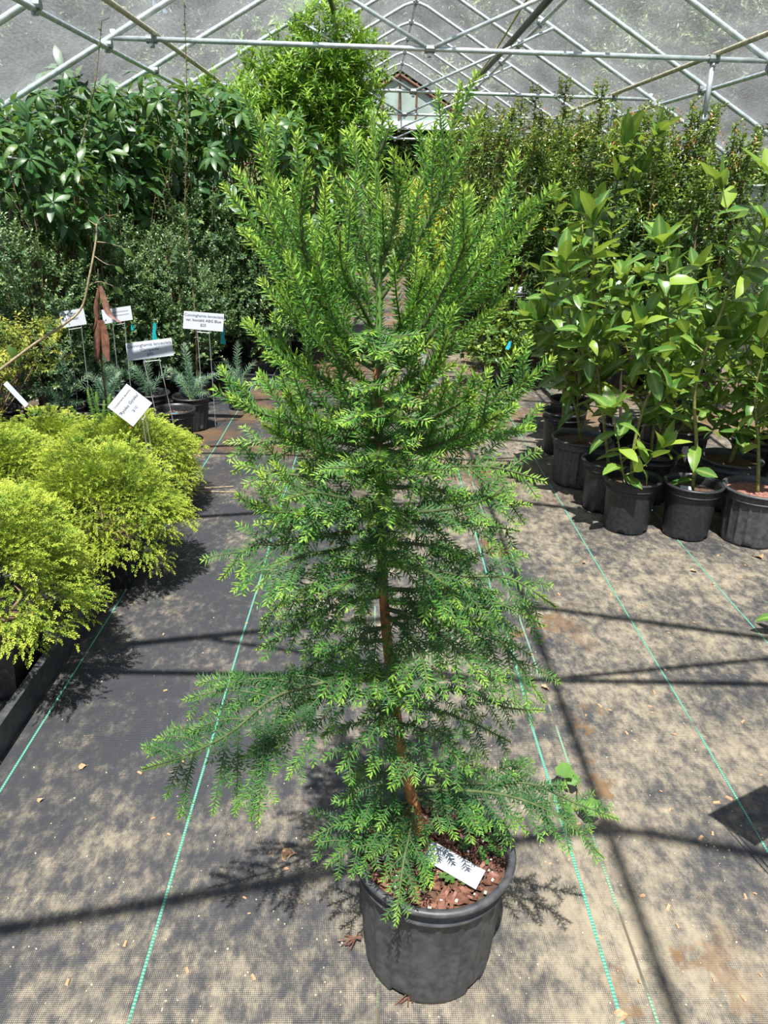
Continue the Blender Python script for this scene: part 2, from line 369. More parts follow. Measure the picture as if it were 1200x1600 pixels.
# ------------------------------------------------------------------ pots
def pot_mesh(name, rt, rb, h, mat, ribs=0, seg=160, rim=0.012, band=0.05, notch=5, soil_z=None):
    """double-walled nursery pot: rolled rim, band, ribs below the band, drain notches at the base"""
    sz = soil_z if soil_z else h - 0.05
    prof = [(rb - 0.01, 0.004, 0), (rb, 0.0, 3), (rb + 0.003, 0.012, 3)]
    for t in (0.12, 0.25, 0.4, 0.55, 0.7, 0.82):
        prof.append((rb + (rt - 0.010 - rb) * t, h * t * (1 - band / h) / 0.86 if False else (h - band - 0.004) * t / 0.82, 1))
    zb = h - band
    prof += [(rt - 0.008, zb - 0.002, 0), (rt + 0.000, zb, 0), (rt + 0.001, zb + 0.006, 0), (rt - 0.004, zb + 0.008, 0), (rt - 0.003, h - 0.014, 0),
             (rt + rim * 0.8, h - 0.013, 0), (rt + rim, h - 0.006, 0), (rt + rim * 0.6, h, 0), (rt - 0.003, h - 0.001, 0), (rt - 0.007, h - 0.02, 0), (rt - 0.009, sz - 0.01, 0)]
    a = np.linspace(0, 2 * PI, seg, endpoint=False); V = []
    rp = np.zeros(seg)
    if ribs:
        rp[np.arange(seg) % max(1, seg // ribs) == 0] = 1; rp[np.arange(seg) % max(1, seg // ribs) == 1] = 1
    nt_ = np.zeros(seg)
    if notch:
        for k in range(notch):
            c = int((k + 0.35) * seg / notch)
            for j in range(-3, 5): nt_[(c + j) % seg] = 1
    for r_, z, f in prof:
        rr = r_ + (0.005 * rp if f == 1 else 0); zz = z + (0.016 * nt_ if f == 3 else 0)
        V.append(np.stack([rr * np.cos(a), rr * np.sin(a), np.broadcast_to(zz, (seg,))], 1))
    n = len(prof); q = []
    for i in range(n - 1):
        for j in range(seg):
            k = (j + 1) % seg; q.append([i * seg + j, i * seg + k, (i + 1) * seg + k, (i + 1) * seg + j])
    return mk_mesh(name, np.concatenate(V), [np.array(q)], mat, smooth=True)
def soil_mesh(name, r, z, mat, seed=0, amp=0.006):
    rs = R(seed); seg = 28; V = [[0, 0, z + 0.006]]; q = []; t = []
    for i, f in enumerate((0.25, 0.5, 0.75, 1.0)):
        for j in range(seg):
            A = 2 * PI * j / seg; V.append([r * f * math.cos(A), r * f * math.sin(A), z + (rs.uniform(-amp, amp) if f < 1 else 0)])
    for j in range(seg): t.append([0, 1 + j, 1 + (j + 1) % seg])
    for i in range(3):
        for j in range(seg):
            k = (j + 1) % seg; a = 1 + i * seg; q.append([a + j, a + seg + j, a + seg + k, a + k])
    return mk_mesh(name, V, [np.array(q), np.array(t)], mat)
POTS = {}
def add_pot(parent, kind, soil='soil', loc=(0, 0, 0), seed=0):
    """kinds: (top radius, bottom radius, height, ribs)"""
    spec = {'smooth': (0.138, 0.112, 0.285, 0, 'pot'), 'ribbed': (0.165, 0.138, 0.285, 20, 'potgrey'), 'main': (0.164, 0.138, 0.31, 20, 'potgrey'),
            'small': (0.085, 0.07, 0.16, 0, 'pot'), 'mid': (0.125, 0.10, 0.24, 20, 'pot'), 'large': (0.19, 0.155, 0.34, 20, 'pot')}[kind]
    rt, rb, h, ribs, mat = spec; sz = h - (0.035 if kind in ('main', 'ribbed') else 0.055)
    if kind not in POTS: POTS[kind] = pot_mesh('pot', rt, rb, h, MT[mat], ribs, soil_z=sz)
    if (kind, soil) not in POTS: POTS[(kind, soil)] = soil_mesh('soil', rt - 0.006, sz, MT[soil], 3)
    p = obj('pot', POTS[kind], parent, loc); obj('soil', POTS[(kind, soil)], p)
    return h, sz, rt
def square_pot_mesh(w, h, t=0.006, rim=0.03):
    b = MB(); wb = w * 0.82
    def ring(s, z): q = s / 2; return [[-q, -q, z], [q, -q, z], [q, q, z], [-q, q, z]]
    rings = [ring(wb, 0), ring(w * 0.96, h - rim), ring(w, h - rim), ring(w * 1.01, h), ring(w - 2 * t, h), ring(w - 2 * t, h - 0.05)]
    V = np.array(sum(rings, [])); q = [[3, 2, 1, 0]]
    for i in range(len(rings) - 1):
        for j in range(4):
            k = (j + 1) % 4; q.append([i * 4 + j, i * 4 + k, i * 4 + 4 + k, i * 4 + 4 + j])
    return b.add(V, q)

# ================================================================== THE SETTING
XL, XR, XC, ZE, ZR = -2.75, 3.65, 0.45, 2.0, 3.76     # walls, ridge, eave and ridge height
SL = (ZR - ZE) / (XR - XC)
Y0, Y1 = -2.44, 17.1
def roof_z(x): return ZR - SL * abs(x - XC)
floor = thing('floor', 'black woven ground cover dusted with sand on the greenhouse floor', 'floor'); tag(floor, kind='structure')
def grid(name, x0, x1, y0, y1, z, mat, parent, thick=0.004, wob=0.0):
    b = MB(); ys = np.linspace(y0, y1, 60); V = []
    rs = R(4); off = np.interp(ys, ys[::4], rs.uniform(-wob, wob, len(ys[::4]))) if wob else np.zeros(60)
    for y, o_ in zip(ys, off): V += [[x0, y, z], [x1 + o_, y, z], [x1 + o_, y, z - thick], [x0, y, z - thick]]
    q = []
    for i in range(59):
        a = i * 4
        q += [[a, a + 1, a + 5, a + 4], [a + 1, a + 2, a + 6, a + 5]]
    b.add(V, q); return b.build(name, mat, parent)
grid('ground_cover_sheet', 0.4, XR + 0.1, Y0 - 1, Y1, 0.0, MT['floor'], floor)
grid('ground_cover_sheet', XL - 0.1, 0.592, Y0 - 1, Y1, 0.004, MT['floor'], floor, 0.004, 0.006)
def stripe(x, z, w, y0, y1, mat, seed):
    rs = R(seed); ys = np.arange(y0, y1, 0.05); kn = np.arange(y0, y1 + 0.6, 0.5)
    off = np.interp(ys, kn, rs.uniform(-0.006, 0.006, len(kn)))
    V = []; q = []
    for i, (y, o_) in enumerate(zip(ys, off)):
        V += [[x + o_ - w / 2, y, z], [x + o_, y, z + 0.0015], [x + o_ + w / 2, y, z]]
        if i: a = (i - 1) * 3; q += [[a, a + 1, a + 4, a + 3], [a + 1, a + 2, a + 5, a + 4]]
    o = MB().add(V, q).build('green_stripe', MT[mat], floor); return o
stripe(-1.015, 0.005, 0.0065, -0.5, 12, 'stripe', 1); stripe(-0.467, 0.005, 0.0065, -0.5, 12, 'stripe', 2)
stripe(0.045, 0.005, 0.006, -0.5, 12, 'stripefaded', 3); stripe(0.556, 0.005, 0.0075, -0.5, 12, 'stripe', 4)
stripe(0.632, 0.001, 0.006, -0.5, 5, 'stripefaded', 5); stripe(1.095, 0.001, 0.006, -0.5, 12, 'stripe', 6); stripe(1.59, 0.001, 0.006, -0.5, 12, 'stripe', 7)
gr_ = MB().add([[-60, -40, -0.03], [60, -40, -0.03], [60, 90, -0.03], [-60, 90, -0.03]], [[0, 1, 2, 3]]).build('ground', MT['grass'])
tag(gr_, 'grassy ground outside the greenhouse', 'ground', kind='structure')

ceil = thing('ceiling', 'clear polythene film roof over galvanised pipe hoops with tie bars and braces', 'roof'); tag(ceil, kind='structure')
def hoop_path():
    P = [(XL, 0), (XL, 1.72), (XL + 0.03, 1.90), (XL + 0.13, roof_z(XL + 0.13)), (XL + 0.5, roof_z(XL + 0.5)), (-0.6, roof_z(-0.6)), (XC - 0.14, roof_z(XC - 0.14)), (XC - 0.05, ZR - 0.045)]
    L = P + [(2 * XC - x, z) for x, z in reversed(P)]
    return np.array([[x, 0, z] for x, z in L])
hb = MB(); hb.tube(hoop_path(), 0.020, 10); HOOP = hb.mesh('hoop', MT['galv'], True)
HY = [6.1 + 1.22 * k for k in range(-7, 9)]
for y in HY: obj('hoop', HOOP, ceil, (0, y, 0))
def clampmesh():
    b = MB(); b.tube([[-0.035, 0, 0], [0.035, 0, 0]], 0.028, 10); b.box((0, 0, -0.036), (0.03, 0.034, 0.028)); b.tube([[0, -0.03, -0.04], [0, 0.03, -0.04]], 0.007, 6); return b.mesh('clamp', MT['clamp'])
CL = clampmesh()
for x in (XC, -1.85, 2.75, 1.55):                       # purlins hung just under the hoops
    z = roof_z(x) - 0.045
    b = MB(); b.tube([[x, Y0 if x != 1.55 else 4.88, z], [x, 7, z], [x, Y1, z]], 0.017, 8); b.build('purlin', MT['galv'], ceil, True)
    for y in HY:
        if x != 1.55 or y > 4.8: obj('clamp', CL, ceil, (x, y, z + 0.02))
ZT = 2.51
TY = [6.1 + 2.44 * k for k in range(-3, 5)]
hw = (ZR - ZT) / SL - 0.02
for y in TY:
    b = MB(); b.tube([[XC - hw, y, ZT], [XC, y, ZT], [XC + hw, y, ZT]], 0.0165, 8); b.box((XC - hw, y, ZT + 0.02), (0.03, 0.03, 0.06)); b.box((XC + hw, y, ZT + 0.02), (0.03, 0.03, 0.06)); b.build('tie_bar', MT['galv'], ceil, True)
    for s in (-1, 1):
        x2 = XC + s * 1.22
        b = MB(); b.tube([[XC + s * 0.03 - 0.09, y - 0.02, ZT + 0.01], [x2, y - 0.02, roof_z(x2) - 0.01]], 0.014, 8); b.build('brace', MT['galv'], ceil, True)
    obj('clamp', CL, ceil, (XC - 0.09, y, ZT))
for px, py in ((237, 62), (1115, 95)):                  # weathered pipes laid along the tie bars
    x = at(px, py, 6.1)[0]
    b = MB(); b.tube([[x, Y0, ZT + 0.034], [x + 0.02, 6, ZT + 0.034], [x - 0.03, 12, ZT + 0.034], [x, 16.5, ZT + 0.034]], 0.018, 8); b.build('hanging_rail', MT['tanpipe'], ceil, True)
    for y in TY: obj('clamp', CL, ceil, (x, y, ZT))
x = at(1115, 95, 6.1)[0]
for y in TY[3:6]:
    b = MB(); b.tube([[x, y, ZT], [x, y, ZT - 0.36]], 0.019, 8); b.box((x, y, ZT - 0.37), (0.03, 0.03, 0.05)); b.build('hanger_stub', MT['galv'], ceil, True)
b = MB(); b.tube(crom([[1.40, 4.4, 3.10], [1.33, 7, 3.02], [1.42, 11, 3.1], [1.36, 16, 3.05]], 30), 0.030, 8); b.build('black_hose', MT['blackpipe'], ceil, True)
b = MB(); b.tube(crom([[1.30, 4.4, 3.08], [1.24, 7, 3.13], [1.33, 11, 3.06], [1.3, 16, 3.12]], 30), 0.009, 6); b.build('yellow_cord', MT['yellow'], ceil, True)
b = MB(); b.tube(crom([[-0.48, 5.0, 3.13], [-0.40, 9, 3.08], [-0.45, 16, 3.12]], 30), 0.022, 8); b.build('black_hose', MT['blackpipe'], ceil, True)
def film(side, mt):
    nx, ny = 30, 240; rs = R(5 + side); V = []; ys = np.linspace(Y0, Y1, ny)
    ph = rs.uniform(0, 6, 6)
    for i in range(nx):
        f = i / (nx - 1); x = XC + side * f * (XR - XC - 0.02)
        zb = roof_z(x) + 0.025
        sg = np.abs(np.sin((ys - 6.1) / 1.22 * PI))
        z = zb - 0.05 * sg ** 1.3 * (0.5 + 1.2 * f) + 0.012 * np.sin(ys * 5.1 + x * 7 + ph[0]) * sg + 0.010 * np.sin(ys * 11.3 - x * 13 + ph[1]) * sg
        V.append(np.stack([np.full(ny, x), ys, z], 1))
    V = np.concatenate(V); q = []
    for i in range(nx - 1):
        a = i * ny + np.arange(ny - 1); q.append(np.stack([a, a + 1, a + ny + 1, a + ny], 1))
    return obj('roof_film', mk_mesh('roof_film', V, [np.concatenate(q)], MT[mt], smooth=True), ceil)
film(-1, 'film'); film(1, 'film')
for nm, x, s in (('wall_right', XR, 1), ('wall_left', XL, -1)):
    w = thing(nm, 'low white polythene side wall on the %s side of the greenhouse' % ('sunlit' if s > 0 else 'shrub'), 'wall'); tag(w, kind='structure')
    ny = 160; ys = np.linspace(Y0, Y1, ny); V = []; zs = np.linspace(0, 1.74, 12)
    for z in zs: V.append(np.stack([x + s * 0.035 + 0.012 * np.sin(ys * 9 + z * 4) + 0.01 * np.sin(ys * 23 + z * 2), ys, np.full(ny, z)], 1))
    V = np.concatenate(V); q = []
    for i in range(len(zs) - 1):
        a = i * ny + np.arange(ny - 1); q.append(np.stack([a, a + 1, a + ny + 1, a + ny], 1))
    obj('wall_film', mk_mesh('wall_film', V, [np.concatenate(q)], MT['whitepanel'], smooth=True), w)
    for z in (1.745, 0.95): MB().tube([[x + s * 0.03, Y0, z], [x + s * 0.03, Y1, z]], 0.018, 8).build('rail', MT['galv'], w, True)

# glazed gable over the open far end
wb_ = thing('wall_back', 'glazed gable with brown timber frame above the open far end of the greenhouse', 'wall', (0, 17.15, 0)); tag(wb_, kind='structure')
ZH = 2.90; hx = (ZR - ZH) / SL
xs = [XC - hx, XC - 1.0, XC - 0.32, XC, XC + 0.34, XC + 1.0, XC + hx]
for a, b_ in zip(xs[:-1], xs[1:]):
    MB().add([[a, 0, ZH], [b_, 0, ZH], [b_, 0, roof_z(b_) - 0.03], [a, 0, roof_z(a) - 0.03], [a, 0.02, ZH], [b_, 0.02, ZH], [b_, 0.02, roof_z(b_) - 0.03], [a, 0.02, roof_z(a) - 0.03]], [[0, 1, 2, 3], [5, 4, 7, 6]]).build('pane', MT['glass'], wb_)
for a in xs[1:-1]: MB().box((a, -0.03, (ZH + roof_z(a)) / 2), (0.035, 0.05, roof_z(a) - ZH)).build('post', MT['wood'], wb_)
MB().box((XC, -0.02, ZH - 0.06), (2 * hx + 0.3, 0.06, 0.12)).build('header', MT['whitepanel'], wb_)
for s in (-1, 1): MB().tube([[XC, -0.04, ZR - 0.06], [XC + s * (XR - XC - 0.1), -0.04, ZE]], 0.035, 6).build('rafter_board', MT['wood'], wb_)

# ================================================================== THE CONIFER IN THE BIG POT
MT['shootwood'] = plain('green_brown_twig', (0.06, 0.085, 0.025), 0.75, 0.4, 50)
PB = gnd(666, 1480); YT = 1.24
tree = thing('potted_conifer', 'tall feathery young conifer in a weathered ribbed black nursery pot', 'potted tree', (PB[0], PB[1], 0.004))
TO = np.array([PB[0], PB[1], 0.004])
add_pot(tree, 'main')
SZ = 0.275
def needles(P, rs, flat, up, nl, sp, t0, t1, acc, upper):
    """needles along polyline P (n,3); acc collects (base, dir, normal, len, tone)"""
    seg = np.linalg.norm(np.diff(P, axis=0), axis=1); cum = np.concatenate([[0], np.cumsum(seg)]); L = cum[-1]
    n = max(6, int(L / sp)); s = (np.arange(n) + 0.5) / n * L
    B = np.stack([np.interp(s, cum, P[:, k]) for k in range(3)], 1)
    T = np.stack([np.interp(s, cum, np.gradient(P[:, k], cum)) for k in range(3)], 1); T /= np.linalg.norm(T, axis=1)[:, None] + 1e-9
    S = np.cross(T, up); S /= np.linalg.norm(S, axis=1)[:, None] + 1e-9; N = np.cross(S, T)
    f = s / L; a = np.arange(n) * 2.39996 + rs.uniform(0, 6)
    rad = np.cos(a)[:, None] * S + (np.sin(a) * (1 - flat))[:, None] * N
    rad += S * (np.sign(np.cos(a)) * flat * 0.6)[:, None]
    fw = 0.48 + 0.85 * np.clip((f - 0.80) / 0.20, 0, 1) + (0.10 if upper else 0)
    D = T * (fw + rs.normal(0, 0.12, n))[:, None] + rad * 0.8 + rs.normal(0, 0.10, (n, 3))
    D /= np.linalg.norm(D, axis=1)[:, None]
    ln = nl * rs.uniform(0.75, 1.12, n) * (1 - 0.45 * np.clip((f - 0.85) / 0.15, 0, 1)) * np.clip(0.5 + f * 6, 0.5, 1)
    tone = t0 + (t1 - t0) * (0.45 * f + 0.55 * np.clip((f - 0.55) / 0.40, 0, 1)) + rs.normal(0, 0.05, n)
    # a tight tuft at the tip
    acc.append((B, D, N, ln, tone))
def needle_mesh(acc, name, width=0.0031):
    B = np.concatenate([a[0] for a in acc]); D = np.concatenate([a[1] for a in acc]); N = np.concatenate([a[2] for a in acc])
    ln = np.concatenate([a[3] for a in acc]); tone = np.concatenate([a[4] for a in acc])
    M_ = basis(D, N + 1e-3)
    w = width
    tv = np.array([[0, 0, 0], [1, 0.30, 0.0], [0, 1, 0.0], [-1, 0.30, 0.0]])
    loc = np.empty((len(B), 4, 3)); sc = np.stack([np.full(len(B), w / 2), ln, ln], 1)
    tvs = tv[None] * sc[:, None, :]; tvs[:, 1::2, 2] += 0.0004; tvs[:, 2, 2] -= ln * 0.10
    V = np.einsum('nij,nkj->nki', M_, tvs) + B[:, None, :]
    Fc = np.array([[0, 1, 2, 3]])[None] + (np.arange(len(B)) * 4)[:, None, None]
    tn = np.repeat(np.clip(tone, 0, 1), 4)
    return mk_mesh(name, V.reshape(-1, 3), [Fc.reshape(-1, 4)], MT['needle'], {'tone': tn})
# trunk and the two leaders, as pixels
TR = [(655, 1300, -0.01), (648, 1262, 0), (632, 1200, 0), (618, 1110, 0.01), (605, 1000, 0.02), (598, 900, 0.02), (595, 800, 0.02), (592, 700, 0.01), (590, 600, 0), (592, 480, 0), (592, 370, 0), (588, 260, 0), (582, 172, 0)]
TP = np.array([at(a, b, YT + c) for a, b, c in TR]) - TO
TRC = crom(TP, 90)
TRY = crom(np.array([[a, b, 0] for a, b, c in TR], float), 90)[:, 1]
def trunk_at(py):
    k = np.argsort(-TRY); return np.array([np.interp(-py, -TRY, TRC[:, i]) for i in range(3)])
_h = np.linspace(0, 1, 90)
tb = MB(); tb.tube(TRC[:62], np.interp(_h[:62], [0, 0.06, 0.4, 1], [0.0155, 0.013, 0.0095, 0.004]), 10); tb.build('trunk', MT['trunk'], tree, True)
lb = MB(); lb.tube(TRC[59:], np.interp(_h[59:], [0.6, 1], [0.0075, 0.002]), 8); LEADER = lb.build('leader', MT['shoot'], tree, True)
RS = R(11)
UPZ = np.array([0, 0, 1.0])
def grow(main, rs, length_lat, upper, droop, plane, dens, n_lat, acc, wood, t_old, t_new, s0=0.10):
    """a bough: needles on the main axis and laterals either side, laterals may fork again"""
    L = np.sum(np.linalg.norm(np.diff(main, axis=0), axis=1))
    nl = 0.0190 if upper else 0.0175
    flat = 0.15 if upper else 0.70
    needles(main[2:], rs, flat, plane, nl, (0.0017 if upper else 0.0024) / dens, t_old, t_new, acc, upper)
    m = len(main)
    side = rs.choice([-1, 1])
    for k in range(n_lat):
        f = s0 + (0.93 - s0) * (k + rs.uniform(0.1, 0.9)) / n_lat
        i = min(m - 2, int(f * (m - 1))); b = main[i]; T = nrm(main[i + 1] - main[i])
        side = -side
        pl = nrm(plane + rs.normal(0, 0.28, 3)); S = nrm(np.cross(T, pl)) * side
        ang = math.radians(rs.uniform(38, 58) if not upper else rs.uniform(24, 42))
        d = T * math.cos(ang) + S * math.sin(ang) + rs.normal(0, 0.07, 3)
        if upper: d = nrm(d + UPZ * 0.35)
        l = length_lat * rs.uniform(0.65, 1.15) * (1.0 - 0.72 * f) * (0.6 + 0.4 * min(1, f / 0.35))
        l = max(l, 0.03)
        n = 7; t = np.linspace(0, 1, n)[:, None]
        P = b + d * l * t + (UPZ * (0.30 if upper else -droop) * l) * t ** 2 + T * l * 0.15 * t ** 2
        wood.append((P, 0.0018))
        needles(P, rs, flat, plane, nl * 0.92, (0.0018 if upper else 0.0024) / dens, t_old + 0.05, t_new + rs.uniform(-0.15, 0.1), acc, upper)
        if l > (0.13 if upper else 0.075):
            for j in range(int(l / 0.028)):
                g = rs.uniform(0.25, 0.9); ii = min(n - 2, int(g * (n - 1))); Tb = nrm(P[ii + 1] - P[ii]); S2 = nrm(np.cross(Tb, pl)) * (1 if j % 2 else -1)
                d2 = Tb * 0.75 + S2 * 0.65 + rs.normal(0, 0.1, 3) + (UPZ * 0.25 if upper else UPZ * 0)
                l2 = l * rs.uniform(0.25, 0.45) * (1.15 - g * 0.6); l2 = max(l2, 0.022)
                tt = np.linspace(0, 1, 5)[:, None]
                P2 = P[ii] + nrm(d2) * l2 * tt + UPZ * (0.2 if upper else -droop * 0.7) * l2 * tt ** 2
                needles(P2, rs, flat, plane, nl * 0.85, (0.0024 if upper else 0.0025) / dens, t_old + 0.1, t_new + rs.uniform(-0.2, 0.1), acc, upper)
def bough(pix, dy, lat=0.10, upper=False, droop=0.25, n_lat=None, dens=1.0, told=0.28, tnew=0.8, plane=None, start=None):
    """pix: pixels from the trunk to the tip; dy: how far the tip reaches towards (-) or away from (+) the camera"""
    n = len(pix); P = []
    for k, (a, b) in enumerate(pix): P.append(at(a, b, YT + dy * (k / (n - 1)) ** 1.0) - TO)
    if start is None:
        P = [trunk_at(pix[0][1])] + P[1:]
    P = crom(P, 26)
    L = np.sum(np.linalg.norm(np.diff(P, axis=0), axis=1))
    rs = R(int(abs(pix[-1][0] * 7 + pix[-1][1] * 13 + dy * 1000)) % 99991)
    if plane is None:
        T = nrm(P[-1] - P[0]); plane = nrm(UPZ * (0.8 if not upper else 0.3) + np.array([0, -0.55, 0]) + rs.normal(0, 0.2, 3))
    acc, wood = [], []
    grow(P, rs, lat * (1.45 if upper else 1.0), upper, droop, plane, dens, int((n_lat or max(4, int(L / 0.026))) * (0.52 if upper else 0.9)), acc, wood, told, tnew)
    b = MB(); b.tube(P, np.linspace(0.0048 if L > 0.25 else 0.0035, 0.0012, 26), 6)
    for Q, r_ in wood: b.tube(Q, np.linspace(r_, 0.0008, len(Q)), 4, cap=False)
    o = b.build('branch', MT['shootwood'], tree, True)
    nd = obj('needles', needle_mesh(acc, 'needles', 0.0036 if upper else 0.0031), o); nd['kind'] = 'stuff'
    return o
acc = []
needles(TRC[50:], RS, 0.1, np.array([0, -1, 0.2]), 0.020, 0.0016, 0.45, 0.95, acc, True)
needles(TRC[24:55], RS, 0.1, np.array([0, -1, 0.2]), 0.014, 0.006, 0.15, 0.35, acc, True)
nd = obj('needles', needle_mesh(acc, 'needles'), LEADER); nd['kind'] = 'stuff'
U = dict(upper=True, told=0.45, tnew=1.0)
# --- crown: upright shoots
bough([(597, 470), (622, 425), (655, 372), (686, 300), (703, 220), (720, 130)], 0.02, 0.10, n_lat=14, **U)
bough([(592, 455), (570, 392), (552, 335), (531, 279)], -0.03, 0.07, n_lat=8, **U)
bough([(592, 420), (608, 380), (622, 310), (624, 250)], -0.05, 0.07, n_lat=9, **U)
bough([(600, 440), (632, 380), (657, 300), (670, 218)], 0.05, 0.07, n_lat=9, **U)
bough([(588, 330), (566, 290), (556, 240), (552, 200)], 0.03, 0.05, n_lat=5, **U)
bough([(585, 250), (600, 225), (610, 195)], -0.02, 0.03, n_lat=3, **U)
# --- upper left fan
bough([(590, 570), (540, 522), (497, 462), (455, 410), (420, 345), (386, 297)], -0.05, 0.13, n_lat=15, **U)
bough([(590, 560), (528, 505), (484, 420), (470, 330), (481, 250)], -0.12, 0.10, n_lat=12, **U)
bough([(590, 550), (515, 500), (455, 390), (425, 270), (402, 168)], 0.06, 0.10, n_lat=14, **U)
bough([(590, 580), (530, 540), (470, 470), (425, 410), (391, 363)], 0.10, 0.10, n_lat=12, **U)
bough([(590, 530), (560, 470), (535, 420), (531, 362)], -0.16, 0.08, n_lat=8, **U)
bough([(590, 520), (540, 470), (505, 400), (508, 330)], 0.12, 0.08, n_lat=9, **U)
bough([(590, 500), (560, 450), (545, 390)], 0.10, 0.06, n_lat=6, **U)
bough([(592, 610), (535, 570), (480, 520), (424, 462)], -0.14, 0.12, n_lat=12, **U)
bough([(592, 640), (530, 610), (475, 570), (424, 532)], 0.05, 0.12, n_lat=12, **U)
# --- upper right fan
bough([(592, 600), (640, 560), (690, 500), (740, 430), (790, 365), (829, 312)], -0.03, 0.14, n_lat=17, **U)
bough([(592, 580), (640, 540), (690, 460), (720, 400), (733, 350)], -0.12, 0.11, n_lat=13, **U)
bough([(592, 575), (655, 530), (715, 450), (748, 390), (766, 342)], 0.10, 0.11, n_lat=12, **U)
bough([(592, 560), (630, 520), (668, 450), (692, 388)], 0.04, 0.09, n_lat=9, **U)
bough([(592, 625), (650, 585), (725, 520), (788, 470)], 0.0, 0.12, n_lat=13, **U)
bough([(592, 540), (625, 510), (650, 470), (660, 430)], -0.15, 0.08, n_lat=8, **U)
bough([(592, 660), (640, 620), (680, 570), (700, 520)], -0.16, 0.10, n_lat=9, **U)
# --- middle
M_ = dict(told=0.34, tnew=0.94); W_ = dict(upper=True, told=0.34, tnew=0.98)
bough([(592, 690), (520, 680), (440, 655), (380, 635), (352, 618)], -0.05, 0.075, n_lat=20, **W_)
bough([(592, 680), (530, 665), (470, 640), (446, 615)], -0.20, 0.08, n_lat=14, **W_)
bough([(592, 700), (520, 690), (430, 690), (352, 690)], 0.08, 0.14, droop=0.0, **M_)
bough([(593, 720), (520, 712), (460, 690), (412, 664)], -0.22, 0.08, n_lat=15, **W_)
bough([(593, 660), (520, 640), (450, 600), (432, 598)], 0.18, 0.13, droop=-0.1, **M_)
bough([(593, 740), (520, 745), (440, 740), (365, 725)], -0.02, 0.14, droop=0.0, **M_)
bough([(592, 690), (660, 660), (720, 630), (742, 618)], -0.22, 0.08, n_lat=14, **W_)
bough([(592, 700), (660, 680), (750, 640), (810, 605), (824, 588)], -0.03, 0.085, n_lat=22, **W_)
bough([(593, 710), (680, 700), (770, 680), (834, 670)], 0.06, 0.085, n_lat=20, **W_)
bough([(593, 730), (680, 730), (770, 730), (852, 752)], 0.0, 0.14, droop=0.1, **M_)
bough([(593, 720), (670, 700), (740, 670), (784, 645)], -0.18, 0.085, n_lat=16, **W_)
bough([(594, 760), (680, 765), (760, 780), (830, 790)], 0.12, 0.13, droop=0.1, **M_)
bough([(593, 690), (600, 660), (620, 640)], -0.30, 0.12, droop=0.1, n_lat=10, **M_)
bough([(593, 740), (570, 730), (545, 735)], -0.28, 0.12, droop=0.1, n_lat=10, **M_)
bough([(593, 740), (640, 735), (680, 740)], -0.28, 0.12, droop=0.1, n_lat=10, **M_)
bough([(593, 650), (585, 630), (570, 600)], 0.28, 0.12, droop=0.0, n_lat=9, **M_)
bough([(593, 690), (640, 670), (690, 640)], 0.28, 0.12, droop=0.0, n_lat=9, **M_)
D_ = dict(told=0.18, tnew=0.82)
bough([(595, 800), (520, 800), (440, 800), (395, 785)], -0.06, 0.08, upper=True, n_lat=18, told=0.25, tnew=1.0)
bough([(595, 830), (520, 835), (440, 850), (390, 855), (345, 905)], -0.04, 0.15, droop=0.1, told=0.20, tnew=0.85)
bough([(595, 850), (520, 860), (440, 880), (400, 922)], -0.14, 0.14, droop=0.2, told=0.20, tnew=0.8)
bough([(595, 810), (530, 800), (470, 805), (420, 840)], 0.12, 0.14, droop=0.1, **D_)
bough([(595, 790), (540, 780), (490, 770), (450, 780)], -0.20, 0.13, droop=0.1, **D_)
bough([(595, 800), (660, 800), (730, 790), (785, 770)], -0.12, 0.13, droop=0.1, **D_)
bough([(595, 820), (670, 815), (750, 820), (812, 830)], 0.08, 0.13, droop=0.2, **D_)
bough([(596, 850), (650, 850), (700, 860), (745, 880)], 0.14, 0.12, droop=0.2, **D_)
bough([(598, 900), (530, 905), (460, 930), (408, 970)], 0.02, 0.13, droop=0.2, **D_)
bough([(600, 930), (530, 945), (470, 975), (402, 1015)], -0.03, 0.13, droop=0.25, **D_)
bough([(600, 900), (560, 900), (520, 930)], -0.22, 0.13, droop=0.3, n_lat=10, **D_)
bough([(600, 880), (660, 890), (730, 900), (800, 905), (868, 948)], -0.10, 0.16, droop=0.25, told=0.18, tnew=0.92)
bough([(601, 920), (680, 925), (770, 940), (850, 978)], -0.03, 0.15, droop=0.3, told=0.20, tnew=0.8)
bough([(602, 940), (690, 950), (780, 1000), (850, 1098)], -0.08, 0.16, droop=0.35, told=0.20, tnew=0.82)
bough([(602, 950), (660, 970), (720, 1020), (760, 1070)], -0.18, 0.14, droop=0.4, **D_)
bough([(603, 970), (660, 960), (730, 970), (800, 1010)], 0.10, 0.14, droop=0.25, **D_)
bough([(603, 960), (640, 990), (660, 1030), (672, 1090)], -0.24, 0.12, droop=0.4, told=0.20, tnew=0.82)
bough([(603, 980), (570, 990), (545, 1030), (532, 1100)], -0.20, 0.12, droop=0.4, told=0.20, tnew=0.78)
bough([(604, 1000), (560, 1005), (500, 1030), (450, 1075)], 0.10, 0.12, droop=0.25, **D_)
bough([(598, 880), (640, 880), (690, 910), (720, 950)], -0.22, 0.13, droop=0.3, **D_)
